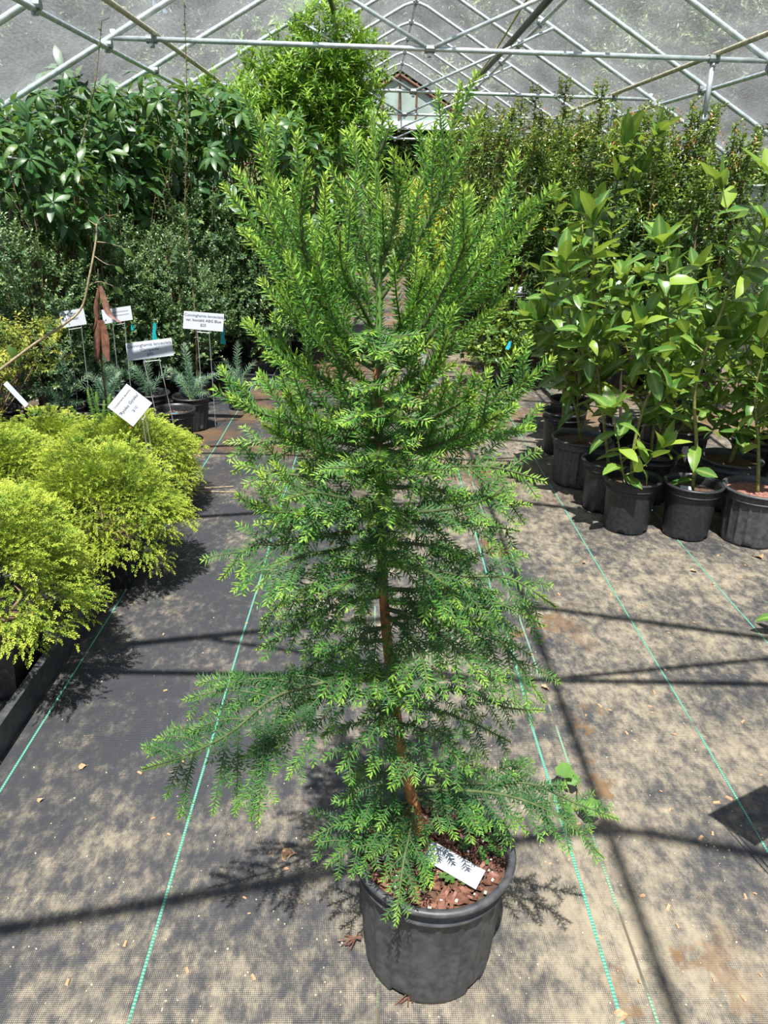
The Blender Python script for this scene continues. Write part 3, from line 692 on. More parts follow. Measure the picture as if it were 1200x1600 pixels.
# --- shoots that reach towards the camera and hide the trunk
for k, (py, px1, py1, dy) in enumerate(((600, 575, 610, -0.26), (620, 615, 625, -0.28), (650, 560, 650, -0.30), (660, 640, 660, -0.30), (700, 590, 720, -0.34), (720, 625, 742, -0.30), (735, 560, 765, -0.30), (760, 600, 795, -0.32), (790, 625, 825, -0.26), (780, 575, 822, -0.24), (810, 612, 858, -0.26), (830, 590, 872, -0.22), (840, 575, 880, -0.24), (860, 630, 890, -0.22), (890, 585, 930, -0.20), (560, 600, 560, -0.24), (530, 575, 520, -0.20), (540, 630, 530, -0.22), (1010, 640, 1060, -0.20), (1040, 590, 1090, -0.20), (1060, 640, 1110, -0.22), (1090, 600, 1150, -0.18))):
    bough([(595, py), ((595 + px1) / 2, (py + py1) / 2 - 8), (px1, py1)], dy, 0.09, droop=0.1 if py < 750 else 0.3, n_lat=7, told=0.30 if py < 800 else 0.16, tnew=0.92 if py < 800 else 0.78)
# --- skirt
bough([(612, 1060), (560, 1055), (500, 1055), (440, 1058), (402, 1066)], 0.06, 0.10, droop=0.2, **D_)
bough([(612, 1065), (540, 1062), (470, 1075), (420, 1095), (360, 1145), (290, 1180), (222, 1202)], -0.10, 0.21, droop=0.45, told=0.20, tnew=0.78, n_lat=26)
bough([(615, 1085), (560, 1085), (500, 1090), (450, 1110), (420, 1135)], 0.02, 0.10, droop=0.3, **D_)
bough([(616, 1090), (660, 1080), (730, 1080), (790, 1105), (850, 1110)], 0.12, 0.11, droop=0.3, **D_)
bough([(618, 1100), (680, 1110), (740, 1130), (798, 1160)], 0.10, 0.12, droop=0.3, **D_)
bough([(620, 1110), (600, 1120), (570, 1150), (528, 1205)], -0.14, 0.13, droop=0.3, told=0.20, tnew=0.78)
bough([(620, 1115), (625, 1140), (640, 1180), (650, 1225)], -0.20, 0.12, droop=0.35, told=0.18, tnew=0.8)
bough([(622, 1130), (660, 1140), (700, 1170), (735, 1210)], -0.10, 0.12, droop=0.3, told=0.20, tnew=0.72)
bough([(640, 1230), (700, 1225), (770, 1225), (830, 1225), (900, 1255), (966, 1280)], -0.04, 0.15, droop=0.3, told=0.16, tnew=0.8, n_lat=20)
bough([(640, 1235), (720, 1235), (800, 1245), (880, 1280), (942, 1340)], -0.10, 0.13, droop=0.3, told=0.16, tnew=0.8, n_lat=17)
bough([(640, 1230), (600, 1225), (560, 1235), (530, 1255)], -0.10, 0.12, droop=0.2, told=0.18, tnew=0.75)
bough([(645, 1250), (600, 1265), (545, 1280), (486, 1310)], -0.06, 0.13, droop=0.2, told=0.12, tnew=0.62)
bough([(645, 1255), (600, 1280), (555, 1310), (510, 1352)], -0.12, 0.12, droop=0.3, told=0.20, tnew=0.65)
bough([(645, 1255), (640, 1300), (630, 1350), (618, 1445)], -0.22, 0.10, droop=0.4, told=0.18, tnew=0.85, n_lat=14)
bough([(646, 1250), (620, 1290), (595, 1320), (575, 1340)], -0.15, 0.10, droop=0.3, told=0.16, tnew=0.72)
bough([(646, 1245), (690, 1255), (725, 1275), (748, 1295)], -0.10, 0.10, droop=0.3, told=0.18, tnew=0.8)
bough([(646, 1245), (675, 1258), (685, 1280), (690, 1300)], -0.10, 0.08, droop=0.3, told=0.18, tnew=0.82)
bough([(640, 1215), (610, 1210), (575, 1200), (540, 1215)], 0.08, 0.11, droop=0.2, **D_)
# --- things in the pot
def chips(name, n, rmax, z, size, mat, parent, seed, cx=0, cy=0, flat=0.35):
    rs = R(seed); b = MB()
    for _ in range(n):
        a = rs.uniform(0, 2 * PI); r_ = rmax * math.sqrt(rs.uniform(0, 1)); s_ = size * rs.uniform(0.5, 1.5)
        M3 = np.array(Matrix.Rotation(rs.uniform(0, 6), 3, 'Z') @ Matrix.Rotation(rs.normal(0, 0.35), 3, 'X') @ Matrix.Rotation(rs.normal(0, 0.35), 3, 'Y'))
        b.box((cx + r_ * math.cos(a), cy + r_ * math.sin(a), z + rs.uniform(0, 0.006)), (s_, s_ * rs.uniform(0.3, 0.6), s_ * flat * rs.uniform(0.3, 1)), M3, rs.uniform(0.6, 0.95))
    o = b.build(name, mat, parent); o['kind'] = 'stuff'; return o
chips('bark_mulch', 420, 0.148, SZ + 0.003, 0.018, MT['bark'], tree, 1)
chips('bark_mulch', 90, 0.148, SZ + 0.006, 0.020, MT['redbark'], tree, 2)
rs = R(8); b = MB()
for _ in range(60):
    a = rs.uniform(0, 2 * PI); r_ = 0.145 * math.sqrt(rs.uniform(0, 1)); s_ = rs.uniform(0.003, 0.0055)
    b.box((r_ * math.cos(a), r_ * math.sin(a), SZ + 0.012), (s_, s_, s_), np.array(Matrix.Rotation(rs.uniform(0, 3), 3, (1, 1, 0.3))))
o = b.build('perlite', MT['perlite'], tree); o['kind'] = 'stuff'
# clover seedlings: small stalks with three round leaflets
b = MB(); rs = R(9); V_, F_, n_ = [], [], 0
cl_c = [gnd(p, q, SZ) - TO for p, q in ((672, 1360), (668, 1372), (712, 1378), (700, 1385), (660, 1385), (730, 1330), (760, 1330), (775, 1345), (745, 1310), (768, 1315), (715, 1300), (660, 1352), (755, 1350), (720, 1370))]
for c in cl_c:
    for _ in range(5):
        p = c + np.array([rs.normal(0, 0.010), rs.normal(0, 0.010), 0]); h_ = rs.uniform(0.004, 0.012) + 0.008; p[2] = SZ
        for k in range(3):
            a = k * 2.094 + rs.uniform(0, 1); l = rs.uniform(0.006, 0.011)
            d = np.array([math.cos(a), math.sin(a), 0.15]); s_ = np.array([-math.sin(a), math.cos(a), 0]); q0 = p + [0, 0, h_]
            b.add([q0, q0 + d * l * 0.6 + s_ * l * 0.5, q0 + d * l * 1.1 + s_ * 0.25 * l, q0 + d * l * 1.1 - s_ * 0.25 * l, q0 + d * l * 0.6 - s_ * l * 0.5], [[0, 1, 2, 3]], [[0, 3, 4]])
        b.tube([p, p + [0, 0, h_]], 0.0006, 3, cap=False)
o = b.build('clover_seedlings', MT['weed'], tree); o['kind'] = 'stuff'
# roots creeping from the drain holes
for px, py, sd in ((645, 1553, 1), (556, 1475, 2)):
    rs = R(sd + 40); b = MB(); c = gnd(px, py) - TO; c[2] = 0.006
    for _ in range(9):
        d = np.array([rs.normal(0, 0.5), -0.6 + rs.normal(0, 0.4), 0]) if sd == 1 else np.array([-0.6 + rs.normal(0, 0.3), rs.normal(0, 0.6), 0.1])
        d = nrm(d); l = rs.uniform(0.015, 0.045)
        b.tube(crom([c - d * 0.012 + [0, 0, 0.012], c + d * l * 0.5 + [0, 0, 0.008], c + d * l + rs.normal(0, 0.006, 3) * [1, 1, 0]], 5), 0.0014, 4)
    b.build('roots', MT['deadleaf'], tree)
# white tag lying on the soil
pa, pb_, pc = gnd(676, 1314, SZ + 0.042), gnd(752, 1357, SZ + 0.030), gnd(664, 1336, SZ + 0.034)
yx = nrm(pb_ - pa); wv_ = nrm((pc - pa) - yx * np.dot(pc - pa, yx)); L_ = np.linalg.norm(pb_ - pa) + 0.01
tg = MB(); nn = np.cross(yx, wv_) * 0.0008; tw = 0.046
c4 = [pa, pa + yx * L_, pa + yx * L_ + wv_ * tw, pa + wv_ * tw]; o0 = np.mean(c4, 0)
tg.add(np.array([c + nn for c in c4] + [c - nn for c in c4]) - o0, [[0, 1, 2, 3], [7, 6, 5, 4], [0, 4, 5, 1], [1, 5, 6, 2], [2, 6, 7, 3], [3, 7, 4, 0]])
t_ = tg.build('plant_tag', MT['sign']); t_.location = o0; tag(t_, 'blank white plastic plant tag lying on the bark in the conifer pot', 'plant tag')

# ================================================================== foliage generators
LS, LSQ = leaf_small(0.52, 0.12, 0.10)
LN, LNQ = leaf_small(0.24, 0.05, 0.18)
LSR, LSRQ = leaf_small(0.42, 0.16, 0.22)
def shoots_foliage(seed, blobs, n_sh, sh_len, per, size, tmpl, mat, name='foliage', up=0.7, tone_mid=0.45, tone_tip=0.35, whips=(), spread=1.0, rmin=0.5, yscale=1.0):
    """blobs: (cx,cy,cz,rx,ry,rz); short leafy shoots fill the outer part of each blob; whips: polylines with leaves"""
    rs = R(seed); tv, tq = tmpl
    w = np.array([b[3] * b[4] + b[4] * b[5] + b[3] * b[5] for b in blobs]); w /= w.sum()
    k = rs.choice(len(blobs), n_sh, p=w); bl = np.array(blobs)[k]
    d = rdir(rs, n_sh); rr = rs.uniform(rmin ** 2, 1.12, n_sh) ** 0.5
    Pc = bl[:, :3] + d * bl[:, 3:] * rr[:, None]
    keep = Pc[:, 2] > 0.10; Pc, d, rr = Pc[keep], d[keep], rr[keep]; n = len(Pc)
    T = d * 0.8 + np.array([0, 0, up]) + rs.normal(0, 0.35, (n, 3)); T /= np.linalg.norm(T, axis=1)[:, None]
    Sd = np.cross(T, rdir(rs, n)); Sd /= np.linalg.norm(Sd, axis=1)[:, None]; N = np.cross(Sd, T)
    B_, L_, S_, t_ = [], [], [], []
    sl = sh_len * rs.uniform(0.6, 1.3, n); tn = tone_mid + rs.normal(0, 0.16, n)
    for j in range(per):
        f = (j + 0.5) / per; a = j * 2.4 + rs.uniform(0, 6, n) * 0.2
        rad = np.cos(a)[:, None] * Sd + np.sin(a)[:, None] * N
        D = T * (0.35 + 0.6 * f) + rad * spread + rs.normal(0, 0.18, (n, 3))
        Nn = T * 1.0 - rad * 0.3 + np.array([0, 0, 0.6]) + rs.normal(0, 0.3, (n, 3))
        B_.append(basis(D, Nn)); L_.append(Pc + T * (sl * f)[:, None]); S_.append(size * rs.uniform(0.7, 1.2, n) * (1 - 0.25 * f)); t_.append(tn + tone_tip * f ** 2)
    for P in whips:
        P = np.asarray(P); L = np.sum(np.linalg.norm(np.diff(P, axis=0), axis=1)); m = int(L / 0.018)
        u = rs.uniform(0.1, 1, m); Q = np.stack([np.interp(u, np.linspace(0, 1, len(P)), P[:, c]) for c in range(3)], 1)
        D = rdir(rs, m) * [1, 1, 0.5] + [0, 0, 0.3]
        B_.append(basis(D, np.tile([0, 0, 1.0], (m, 1)) + rs.normal(0, 0.3, (m, 3)))); L_.append(Q); S_.append(size * rs.uniform(0.6, 1.0, m)); t_.append(tone_mid + 0.2 * u)
    V, Fc, t = scatter(tv, tq, np.concatenate(B_), np.concatenate(L_), np.concatenate(S_), np.concatenate(t_))
    return mk_mesh(name, V, [Fc], MT[mat], {'tone': t})
def stems_mesh(name, seed, blobs, base, n, mat, r0=0.008):
    """woody stems from the base out into the blobs"""
    rs = R(seed); b = MB()
    for i in range(n):
        bl = blobs[i % len(blobs)]; d = rdir(rs, 1)[0]; e = np.array(bl[:3]) + d * np.array(bl[3:]) * rs.uniform(0.4, 0.9)
        s = np.array(base) + rs.normal(0, 0.012, 3) * [1, 1, 0]; m = (s + e) / 2 + rs.normal(0, 0.05, 3) * [1, 1, 0.3]; m[2] = max(m[2], s[2] + 0.05)
        b.tube(crom([s, m, e], 7), np.linspace(r0 * rs.uniform(0.7, 1.1), r0 * 0.25, 7), 5, cap=False)
    return b.mesh(name, MT[mat], True)

# ================================================================== LEFT: golden mounds by the path
def sprig_template(seed):
    """a 3 cm twiglet of stubby needles"""
    rs = R(seed); V, Q, tn = [], [], []
    for k in range(11):
        f = k / 10; a = k * 2.4; c = np.array([0, f * 0.85, 0.06 * math.sin(f * 3)])
        d = nrm(np.array([math.cos(a) * 0.8, 0.7 + 0.5 * f, math.sin(a) * 0.55])); l = 0.34 * (1 - 0.35 * f); s = nrm(np.cross(d, [0.1, 0.2, 1])) * 0.060
        n0 = len(V); V += [c, c + d * l * 0.5 + s, c + d * l, c + d * l * 0.5 - s]; Q.append([n0, n0 + 1, n0 + 2, n0 + 3]); tn += [f * 0.35 - 0.05, f * 0.35, f * 0.35 + 0.15, f * 0.35]
    return np.array(V), np.array(Q), np.array(tn)
def mound_mesh(seed, rx, ry, rz, n_cl=430, per=20):
    rs = R(seed); tv, tq, tt = sprig_template(seed); B_, L_, S_, t_ = [], [], [], []
    for c in range(n_cl):
        d = rdir(rs, 1)[0]; d[2] = abs(d[2]) * 1.0 - 0.62 * rs.uniform(0, 1) ** 1.5
        d = nrm(d); bump = 1 + 0.17 * math.sin(d[0] * 7 + seed) * math.cos(d[1] * 6 + seed * 2) + 0.08 * math.sin(d[2] * 9 + d[0] * 4) + rs.normal(0, 0.05)
        inner = c % 4 == 0; c0 = d * np.array([rx, ry, rz]) * bump * (0.66 if inner else 0.92)
        out = nrm(d * np.array([1, 1, 0.8]) + [0, 0, 0.15]); side = nrm(np.cross(out, [0.01, 0, 1.0])); upv = np.cross(side, out)
        ct = rs.normal(0, 0.12)
        for k in range(per):
            f = rs.uniform(0, 1) ** 0.8; lat = rs.normal(0, 1)
            reach = 0.075 * f
            p = c0 + out * reach + side * lat * 0.032 * (0.4 + f) + upv * rs.normal(0, 0.012) + np.array([0, 0, -0.045 * f * f])
            D = out * (0.8) + side * lat * 0.55 + np.array([0, 0, -0.65 * f + 0.15]) + rs.normal(0, 0.25, 3)
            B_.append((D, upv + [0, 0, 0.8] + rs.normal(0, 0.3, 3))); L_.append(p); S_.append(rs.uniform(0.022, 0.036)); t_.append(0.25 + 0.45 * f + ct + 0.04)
    D = np.array([q[0] for q in B_]); N = np.array([q[1] for q in B_])
    V, Fc, t = scatter(tv, tq, basis(D, N), np.array(L_), np.array(S_), np.array(t_), tt)
    return mk_mesh('foliage', V, [Fc], MT['gold'], {'tone': t})
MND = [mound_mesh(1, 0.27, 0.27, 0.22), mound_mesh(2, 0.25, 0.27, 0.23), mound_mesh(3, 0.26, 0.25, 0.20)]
SQP = square_pot_mesh(0.30, 0.23).mesh('pot', MT['pot'])
SQS = MB().add([[-0.14, -0.14, 0.19], [0.14, -0.14, 0.19], [0.14, 0.14, 0.19], [-0.14, 0.14, 0.19]], [[0, 1, 2, 3]]).mesh('soil', MT['soil'])
MST = [stems_mesh('stems', 30 + i, [(0, 0, 0.30, 0.22, 0.22, 0.15)], (0, 0, 0.18), 26, 'brownstem', 0.007) for i in range(2)]
def mound(x, y, k, s, zf, label, rz, group=None, sq=(1, 1, 1)):
    t = thing('golden_conifer', label, 'shrub', (x, y, 0.004), group)
    p = obj('pot', SQP, t); p.rotation_euler.z = 0.03; obj('soil', SQS, p)
    obj('stems', MST[k % 2], t)
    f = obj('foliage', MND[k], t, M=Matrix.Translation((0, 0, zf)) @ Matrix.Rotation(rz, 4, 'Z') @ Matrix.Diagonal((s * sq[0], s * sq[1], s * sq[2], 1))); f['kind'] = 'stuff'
    return t
mound(-1.27, 2.24, 0, 1.08, 0.41, 'golden mounded conifer whose square black pot shows beside the black tray edge', 0.3)
mound(-1.13, 3.02, 1, 1.10, 0.31, 'golden mounded conifer spilling furthest over the path edge', 1.2)
mound(-1.25, 3.82, 2, 1.12, 0.24, 'golden mounded conifer right behind the tilted handwritten sign', 2.5)
mound(-1.78, 2.55, 1, 1.05, 0.40, 'golden mounded conifer behind the one whose square pot shows', 4.0)
mound(-1.74, 3.28, 2, 1.15, 0.30, 'golden mounded conifer in the middle of the tray, away from the path', 0.9)
mound(-1.75, 3.98, 0, 1.0, 0.20, 'golden mounded conifer at the tray end below the slim leaning tag', 5.0)
# upright green tuft rising out of the mounds
t = thing('green_conifer', 'small upright mid-green conifer rising behind the golden mounds', 'shrub', (-1.50, 4.14, 0.004))
add_pot(t, 'mid')
acc = []; b = MB(); rs = R(77)
for i in range(16):
    a = rs.uniform(0, 6.28); l = rs.uniform(0.15, 0.30); P = crom([[0, 0, 0.18], [0.05 * math.cos(a), 0.05 * math.sin(a), 0.26], [0.14 * math.cos(a), 0.14 * math.sin(a), 0.24 + l]], 9)
    if i == 0: P = crom([[0, 0, 0.18], [0.01, 0, 0.35], [-0.02, 0, 0.56]], 9)
    b.tube(P, np.linspace(0.004, 0.001, 9), 5, cap=False); grow(P, rs, 0.08, True, 0.1, UPZ, 0.8, 7, acc, [], 0.35, 0.85)
b.build('stems', MT['shoot'], t); o = obj('needles', needle_mesh(acc, 'needles', 0.0028), t); o['kind'] = 'stuff'
# the long black tray they stand in
tr = MB()
tr.box((-1.085, 3.0, 0.055), (0.014, 3.0, 0.10)); tr.box((-1.085, 3.0, 0.104), (0.026, 3.0, 0.008)); tr.box((-2.05, 3.0, 0.055), (0.014, 3.0, 0.10)); tr.box((-1.57, 1.5, 0.055), (0.97, 0.014, 0.10)); tr.box((-1.57, 4.5, 0.055), (0.97, 0.014, 0.10)); tr.box((-1.57, 3.0, 0.006), (0.97, 3.0, 0.004))
tro = tr.build('plant_tray', MT['potgrey']); tag(tro, 'long shallow black plastic tray holding the golden conifers', 'tray')

# ================================================================== signs
def text_mesh(s, size, mat):
    cu = bpy.data.curves.new('t', 'FONT'); cu.body = s; cu.size = size; cu.align_x = 'CENTER'; cu.align_y = 'CENTER'; cu.resolution_u = 2; cu.offset = size * 0.02
    o = bpy.data.objects.new('t', cu); COL.objects.link(o)
    bpy.context.view_layer.update()
    me = bpy.data.meshes.new_from_object(o.evaluated_get(bpy.context.evaluated_depsgraph_get()))
    me.materials.clear(); me.materials.append(mat)
    bpy.data.objects.remove(o, do_unlink=True); return me
def sign(c, rgt, upv, w, h, lines, label, foot_z=0.02, legs=0.04, lean=None, lw=0.0022):
    rgt = nrm(rgt); n = nrm(np.cross(rgt, upv)); upv = np.cross(n, rgt)
    base = np.array([c[0], c[1], 0.0]); t = thing('plant_sign', label, 'sign', base); c = np.array(c) - base
    Mx = np.stack([rgt, upv, n], 1)
    b = MB(); b.box(c, (w, h, 0.003), Mx); pl = b.build('sign_plate', MT['sign'], t)
    for txt, dx, dy, sz, mt in lines:
        if txt is None:                               # a line too small to read: a row of short dashes
            b = MB(); x = -w * 0.28
            while x < w * 0.28: b.box(c + Mx @ np.array([x + dx, dy, 0.0018]), (sz * 0.45, sz * 0.5, 0.0004), Mx); x += sz * 0.62
            b.build('lettering', MT[mt], pl)
        else:
            me = text_mesh(txt, sz, MT[mt]); obj('lettering', me, pl, M=xf(Mx, c + Mx @ np.array([dx, dy, 0.0022])))
    dn = np.array([0, 0, -1.0]) if lean is None else nrm(lean)
    for s in (-1, 1):
        p0 = c + rgt * s * legs - n * 0.004; L = (p0[2] - foot_z) / -dn[2]
        MB().tube([p0 + upv * h * 0.3, p0 - upv * h * 0.2, p0 - upv * h * 0.5 + dn * 0.01, p0 + dn * L], lw, 6).build('stake_leg', MT['stake'], t)
    p0 = c - upv * h * 0.5 + dn * 0.015 - n * 0.004
    MB().tube([p0 - rgt * legs, p0 + rgt * legs], lw * 0.9, 6).build('stake_crossbar', MT['stake'], t)
    return t
def face(rot_deg, tilt=0.75, yaw=0.0):
    """right and up vectors of a plate that leans back by tilt and is turned in its plane"""
    n = nrm([yaw, -1.0, tilt]); r0 = nrm(np.cross([0, 0, 1.0], n)); u0 = np.cross(n, r0); a = math.radians(rot_deg)
    return r0 * math.cos(a) + u0 * math.sin(a), u0 * math.cos(a) - r0 * math.sin(a)
c = at(318, 502, 5.3); r_, u_ = face(-3, 0.35)
sign(c, r_, u_, 0.270, 0.118, [('Cunninghamia lanceolata', 0, 0.034, 0.0262, 'inkgrey'), ('var. konishii ABG Blue', 0, 0.003, 0.0262, 'ink'), ('$25', 0, -0.028, 0.026, 'ink')], 'white plant sign reading Cunninghamia lanceolata var. konishii ABG Blue $25')
c = at(234, 546, 4.55); r_, u_ = face(8, 0.45, 0.05)
sign(c, r_, u_, 0.268, 0.105, [('Cunninghamia lanceolata', 0, 0.029, 0.0260, 'inkgrey'), ("'Compacta'", 0, 0.000, 0.0255, 'inkgrey'), ('$35', 0, -0.029, 0.0245, 'inkgrey')], "white plant sign reading Cunninghamia lanceolata 'Compacta' $35 leaning over a ribbed pot", 0.2, lean=[0.13, 0.0, -1], legs=0.045)
c = at(203, 633, 3.62); r_, u_ = face(54, 0.55)
sign(c, r_, u_, 0.145, 0.158, [('Cryptomeria japonica', 0, 0.048, 0.0135, 'inkgrey'), ("'Ryoku Gyoku'", 0, 0.005, 0.0225, 'ink'), ('$10', 0, -0.032, 0.0205, 'inkgrey')], "white plant sign tipped sideways reading 'Ryoku Gyoku' above the golden conifers", 0.3, legs=0.012, lean=[0.25, 0.02, -1])
c = at(114, 497, 5.1); r_, u_ = face(10, 0.35, 0.1)
sign(c, r_, u_, 0.155, 0.105, [(None, 0, 0.028, 0.010, 'inkgrey'), ("'Lady Sun", -0.015, -0.004, 0.026, 'ink'), ('$', -0.03, -0.034, 0.018, 'inkgrey')], 'white plant sign crossed by the bare pale twig')
c = at(183, 492, 5.35); r_, u_ = face(10, 0.35)
sign(c, r_, u_, 0.20, 0.095, [(None, 0.02, 0.018, 0.010, 'inkgrey'), (None, 0.02, -0.005, 0.010, 'inkgrey')], 'white plant sign half hidden behind the hanging dead brown leaves')
c = at(811, 454, 7.0); r_, u_ = face(8, 1.6)
sign(c, r_, u_, 0.15, 0.10, [], 'small blank white sign on a stake among the shrubs across the path')
# slim tag leaning in a pot at the left edge
c0, c1 = at(8, 598, 4.2), at(42, 634, 4.15); d = c1 - c0; m_ = (c0 + c1) / 2; yx = nrm(d); sdv = nrm(np.cross(yx, [0, -1, 0.4])); nn = np.cross(yx, sdv)
b = MB(); b.box((0, 0, 0), (0.028, np.linalg.norm(d), 0.0016), np.stack([sdv, yx, nn], 1)); o = b.build('plant_tag', MT['sign']); o.location = m_; tag(o, 'slim white plant tag leaning out of a dark pot below the yellowing shrub', 'plant tag')

# ================================================================== blue-green needled seedlings behind the mounds
def blue_plant(seed, pots, stems, label, loc, group=None, soil='soil'):
    rs = R(seed); t = thing('blue_conifer', label, 'potted conifer', loc, group); h, sz, rt = add_pot(t, pots, soil)
    acc = []; b = MB()
    for i in range(stems):
        a = rs.uniform(0, 6.28); l = rs.uniform(0.12, 0.34); sp = rs.uniform(0.3, 1.0)
        if i == 0: sp, l = 0.08, 0.40
        P = crom([[0, 0, sz], [0.35 * l * sp * math.cos(a), 0.35 * l * sp * math.sin(a), sz + 0.5 * l], [l * sp * math.cos(a), l * sp * math.sin(a), sz + l * (1.05 - 0.45 * sp)]], 9)
        b.tube(P, np.linspace(0.004, 0.0015, 9), 5, cap=False)
        needles(P[1:], rs, 0.1, UPZ if i else np.array([0, -1.0, 0]), 0.048, 0.0030, 0.25, 0.95, acc, False)
    b.build('stems', MT['shoot'], t)
    me = needle_mesh(acc, 'needles', 0.0042); me.materials.clear(); me.materials.append(MT['bluen']); o = obj('needles', me, t); o['kind'] = 'stuff'
    return t
bA = gnd(275, 702); bB = gnd(306, 680)
t = thing('ribbed_pot', 'round ribbed black pot holding the Compacta sign', 'pot', (bA[0] - 0.02, bA[1] + 0.12, 0.004)); add_pot(t, 'mid'); chips('bark_mulch', 60, 0.10, 0.19, 0.018, MT['bark'], t, 21)
b = MB(); b.box((0.0, -0.02, 0.20), (0.05, 0.03, 0.02), np.array(Matrix.Rotation(0.4, 3, 'Z'))); o = b.build('green_tie', MT['teal'], t)
blue_plant(51, 'mid', 9, 'blue-green needled seedling in the round black pot next to the path', (bB[0] - 0.05, bB[1] + 0.15, 0.004))
SD = ['blue-green needled seedling right behind the Compacta sign', 'blue-green needled seedling between the red pot and the dead brown leaves', 'blue-green needled seedling under the sign crossed by the twig', 'blue-green needled seedling at the foot of the ABG Blue sign', 'blue-green needled seedling below the half hidden sign', 'tiny blue-green needled seedling on the path edge before the propagation tray']
for k, (x, y) in enumerate(((-1.55, 5.35), (-1.78, 5.12), (-2.0, 4.93), (-1.35, 5.75), (-1.85, 5.5), (-1.02, 5.85))):
    blue_plant(60 + k, 'small' if k in (3, 5) else 'mid', 10, SD[k], (x, y, 0.004))
t = thing('red_pot', 'small red plastic pot beside the tilted sign', 'pot', (-1.56, 4.60, 0.004)); MT['redp'] = plain('red_plastic', (0.42, 0.05, 0.03), 0.5, 0.15)
pm = pot_mesh('pot', 0.08, 0.065, 0.20, MT['redp'], 0, 40); p = obj('pot', pm, t); obj('soil', soil_mesh('soil', 0.074, 0.15, MT['soil']), p)
for k, (x, y) in enumerate(((-1.83, 4.66), (-2.06, 4.62), (-2.38, 4.83))):
    t = thing('nursery_pot', 'empty-looking round black nursery pot in the crowded row behind the golden mounds', 'pot', (x, y, 0.004), 'pots behind the mounds'); add_pot(t, 'mid')

# ------------------------------------------------------------------ yellowing shrub, its long pale twig, and the hanging dead leaves
YW = np.array([-2.30, 4.55, 0.004])
t = thing('yellowing_shrub', 'yellowing knobbly shrub in a dark basket pot with one long bare arching twig', 'shrub', YW)
add_pot(t, 'mid')
bl = [(0.05, 0.1, 0.62, 0.22, 0.2, 0.20), (-0.12, 0.05, 0.48, 0.25, 0.22, 0.2), (0.30, 0.12, 0.66, 0.16, 0.15, 0.16)]
o = obj('foliage', shoots_foliage(5, bl, 330, 0.07, 9, 0.036, (LSR, LSRQ), 'yellowing', tone_mid=0.35, tone_tip=0.45, rmin=0.3), t); o['kind'] = 'stuff'
obj('stems', stems_mesh('stems', 6, bl, (0, 0, 0.18), 18, 'brownstem', 0.006), t)
tw = crom([at(-30, 600, 4.3) - YW, at(5, 574, 4.3) - YW, at(60, 533, 4.35) - YW, at(100, 507, 4.4) - YW, at(128, 480, 4.45) - YW, at(140, 430, 4.45) - YW, at(150, 375, 4.5) - YW, at(151, 350, 4.5) - YW], 30)
tw = np.vstack([[[0.02, 0, 0.2]], tw])
MB().tube(tw, np.linspace(0.009, 0.005, 31), 8).build('twig', MT['greystem'], t, True)
for pts in (((151, 355), (158, 340), (182, 335)), ((151, 352), (140, 345), (138, 342)), ((152, 378), (170, 380), (190, 386)), ((147, 400), (165, 412), (180, 415)), ((140, 446), (155, 440), (178, 447))):
    P = crom([at(a, b_, 4.48) - YW for a, b_ in pts], 8); MB().tube(P, np.linspace(0.003, 0.001, 8), 5).build('side_twig', MT['greystem'], t)
LB = [leaf_big(0.42, 0.25, 0.5, 0.12, 1), leaf_big(0.40, 0.35, 0.9, 0.2, 2), leaf_big(0.46, 0.2, 0.2, 0.15, 3), leaf_big(0.38, 0.30, 1.3, 0.1, 4)]
def leaf_meshes(mat, ws):
    out = []
    for w, f, c_, wa, sd in ws:
        V, Q, rb = leaf_big(w, f, c_, wa, sd); out.append(mk_mesh('leaf', V, [Q], MT[mat], {'rib': rb}, smooth=True))
    return out
LY = leaf_meshes('yellowing', [(0.42, 0.3, 0.9, 0.2, 3)])
for px, py, dx, sc in ((192, 388, 0.9, 0.07), (180, 416, 0.8, 0.06), (176, 448, 0.9, 0.075), (0, 560, -0.3, 0.16), (12, 540, 0.4, 0.12)):
    o = obj('leaf', LY[0], t, M=xf(basis(np.array([[dx, -0.2, -0.5]]), np.array([[0, -1.0, 0.6]]))[0], at(px, py, 4.46) - YW, sc))
# dead brown leaves on a dark stem
DP = at(160, 560, 4.9); DP[2] = 0.004
t = thing('dead_seedling', 'dead seedling stem draped in long curled brown leaves', 'dead plant', DP); add_pot(t, 'small')
MB().tube(crom([[0, 0, 0.1], at(158, 560, 4.9) - DP, at(155, 480, 4.9) - DP, at(153, 420, 4.9) - DP], 14), np.linspace(0.007, 0.003, 14), 6).build('stem', MT['darkstem'], t, True)
def strap(pts, w, twist, seed):
    P = crom([at(a, b_, y_) - DP for a, b_, y_ in pts], 14); V = []; q = []
    for i, p in enumerate(P):
        f = i / 13; a = twist * f + seed; ww = w * (0.35 + 1.3 * math.sin(PI * min(1, f * 0.9 + 0.08)) ** 0.8) / 2
        s = np.array([math.cos(a), math.sin(a) * 0.6, 0]); nn = np.array([-math.sin(a), math.cos(a), 0]) * ww * 0.5
        V += [p - s * ww + nn, p, p + s * ww + nn]
        if i: k = (i - 1) * 3; q += [[k, k + 1, k + 4, k + 3], [k + 1, k + 2, k + 5, k + 4]]
    return MB().add(V, q).build('dead_leaf', MT['deadleaf'], t, True)
strap([(154, 450, 4.89), (150, 480, 4.88), (152, 500, 4.88), (146, 518, 4.87)], 0.018, 0.8, 0.2)
strap([(156, 446, 4.88), (163, 470, 4.86), (172, 492, 4.84), (190, 504, 4.82)], 0.026, 0.9, 0.0)
strap([(154, 500, 4.88), (152, 530, 4.87), (153, 555, 4.86), (155, 568, 4.86)], 0.028, 1.2, 0.1)
strap([(158, 500, 4.88), (163, 525, 4.87), (166, 550, 4.86), (170, 565, 4.85)], 0.03, 0.9, -0.2)
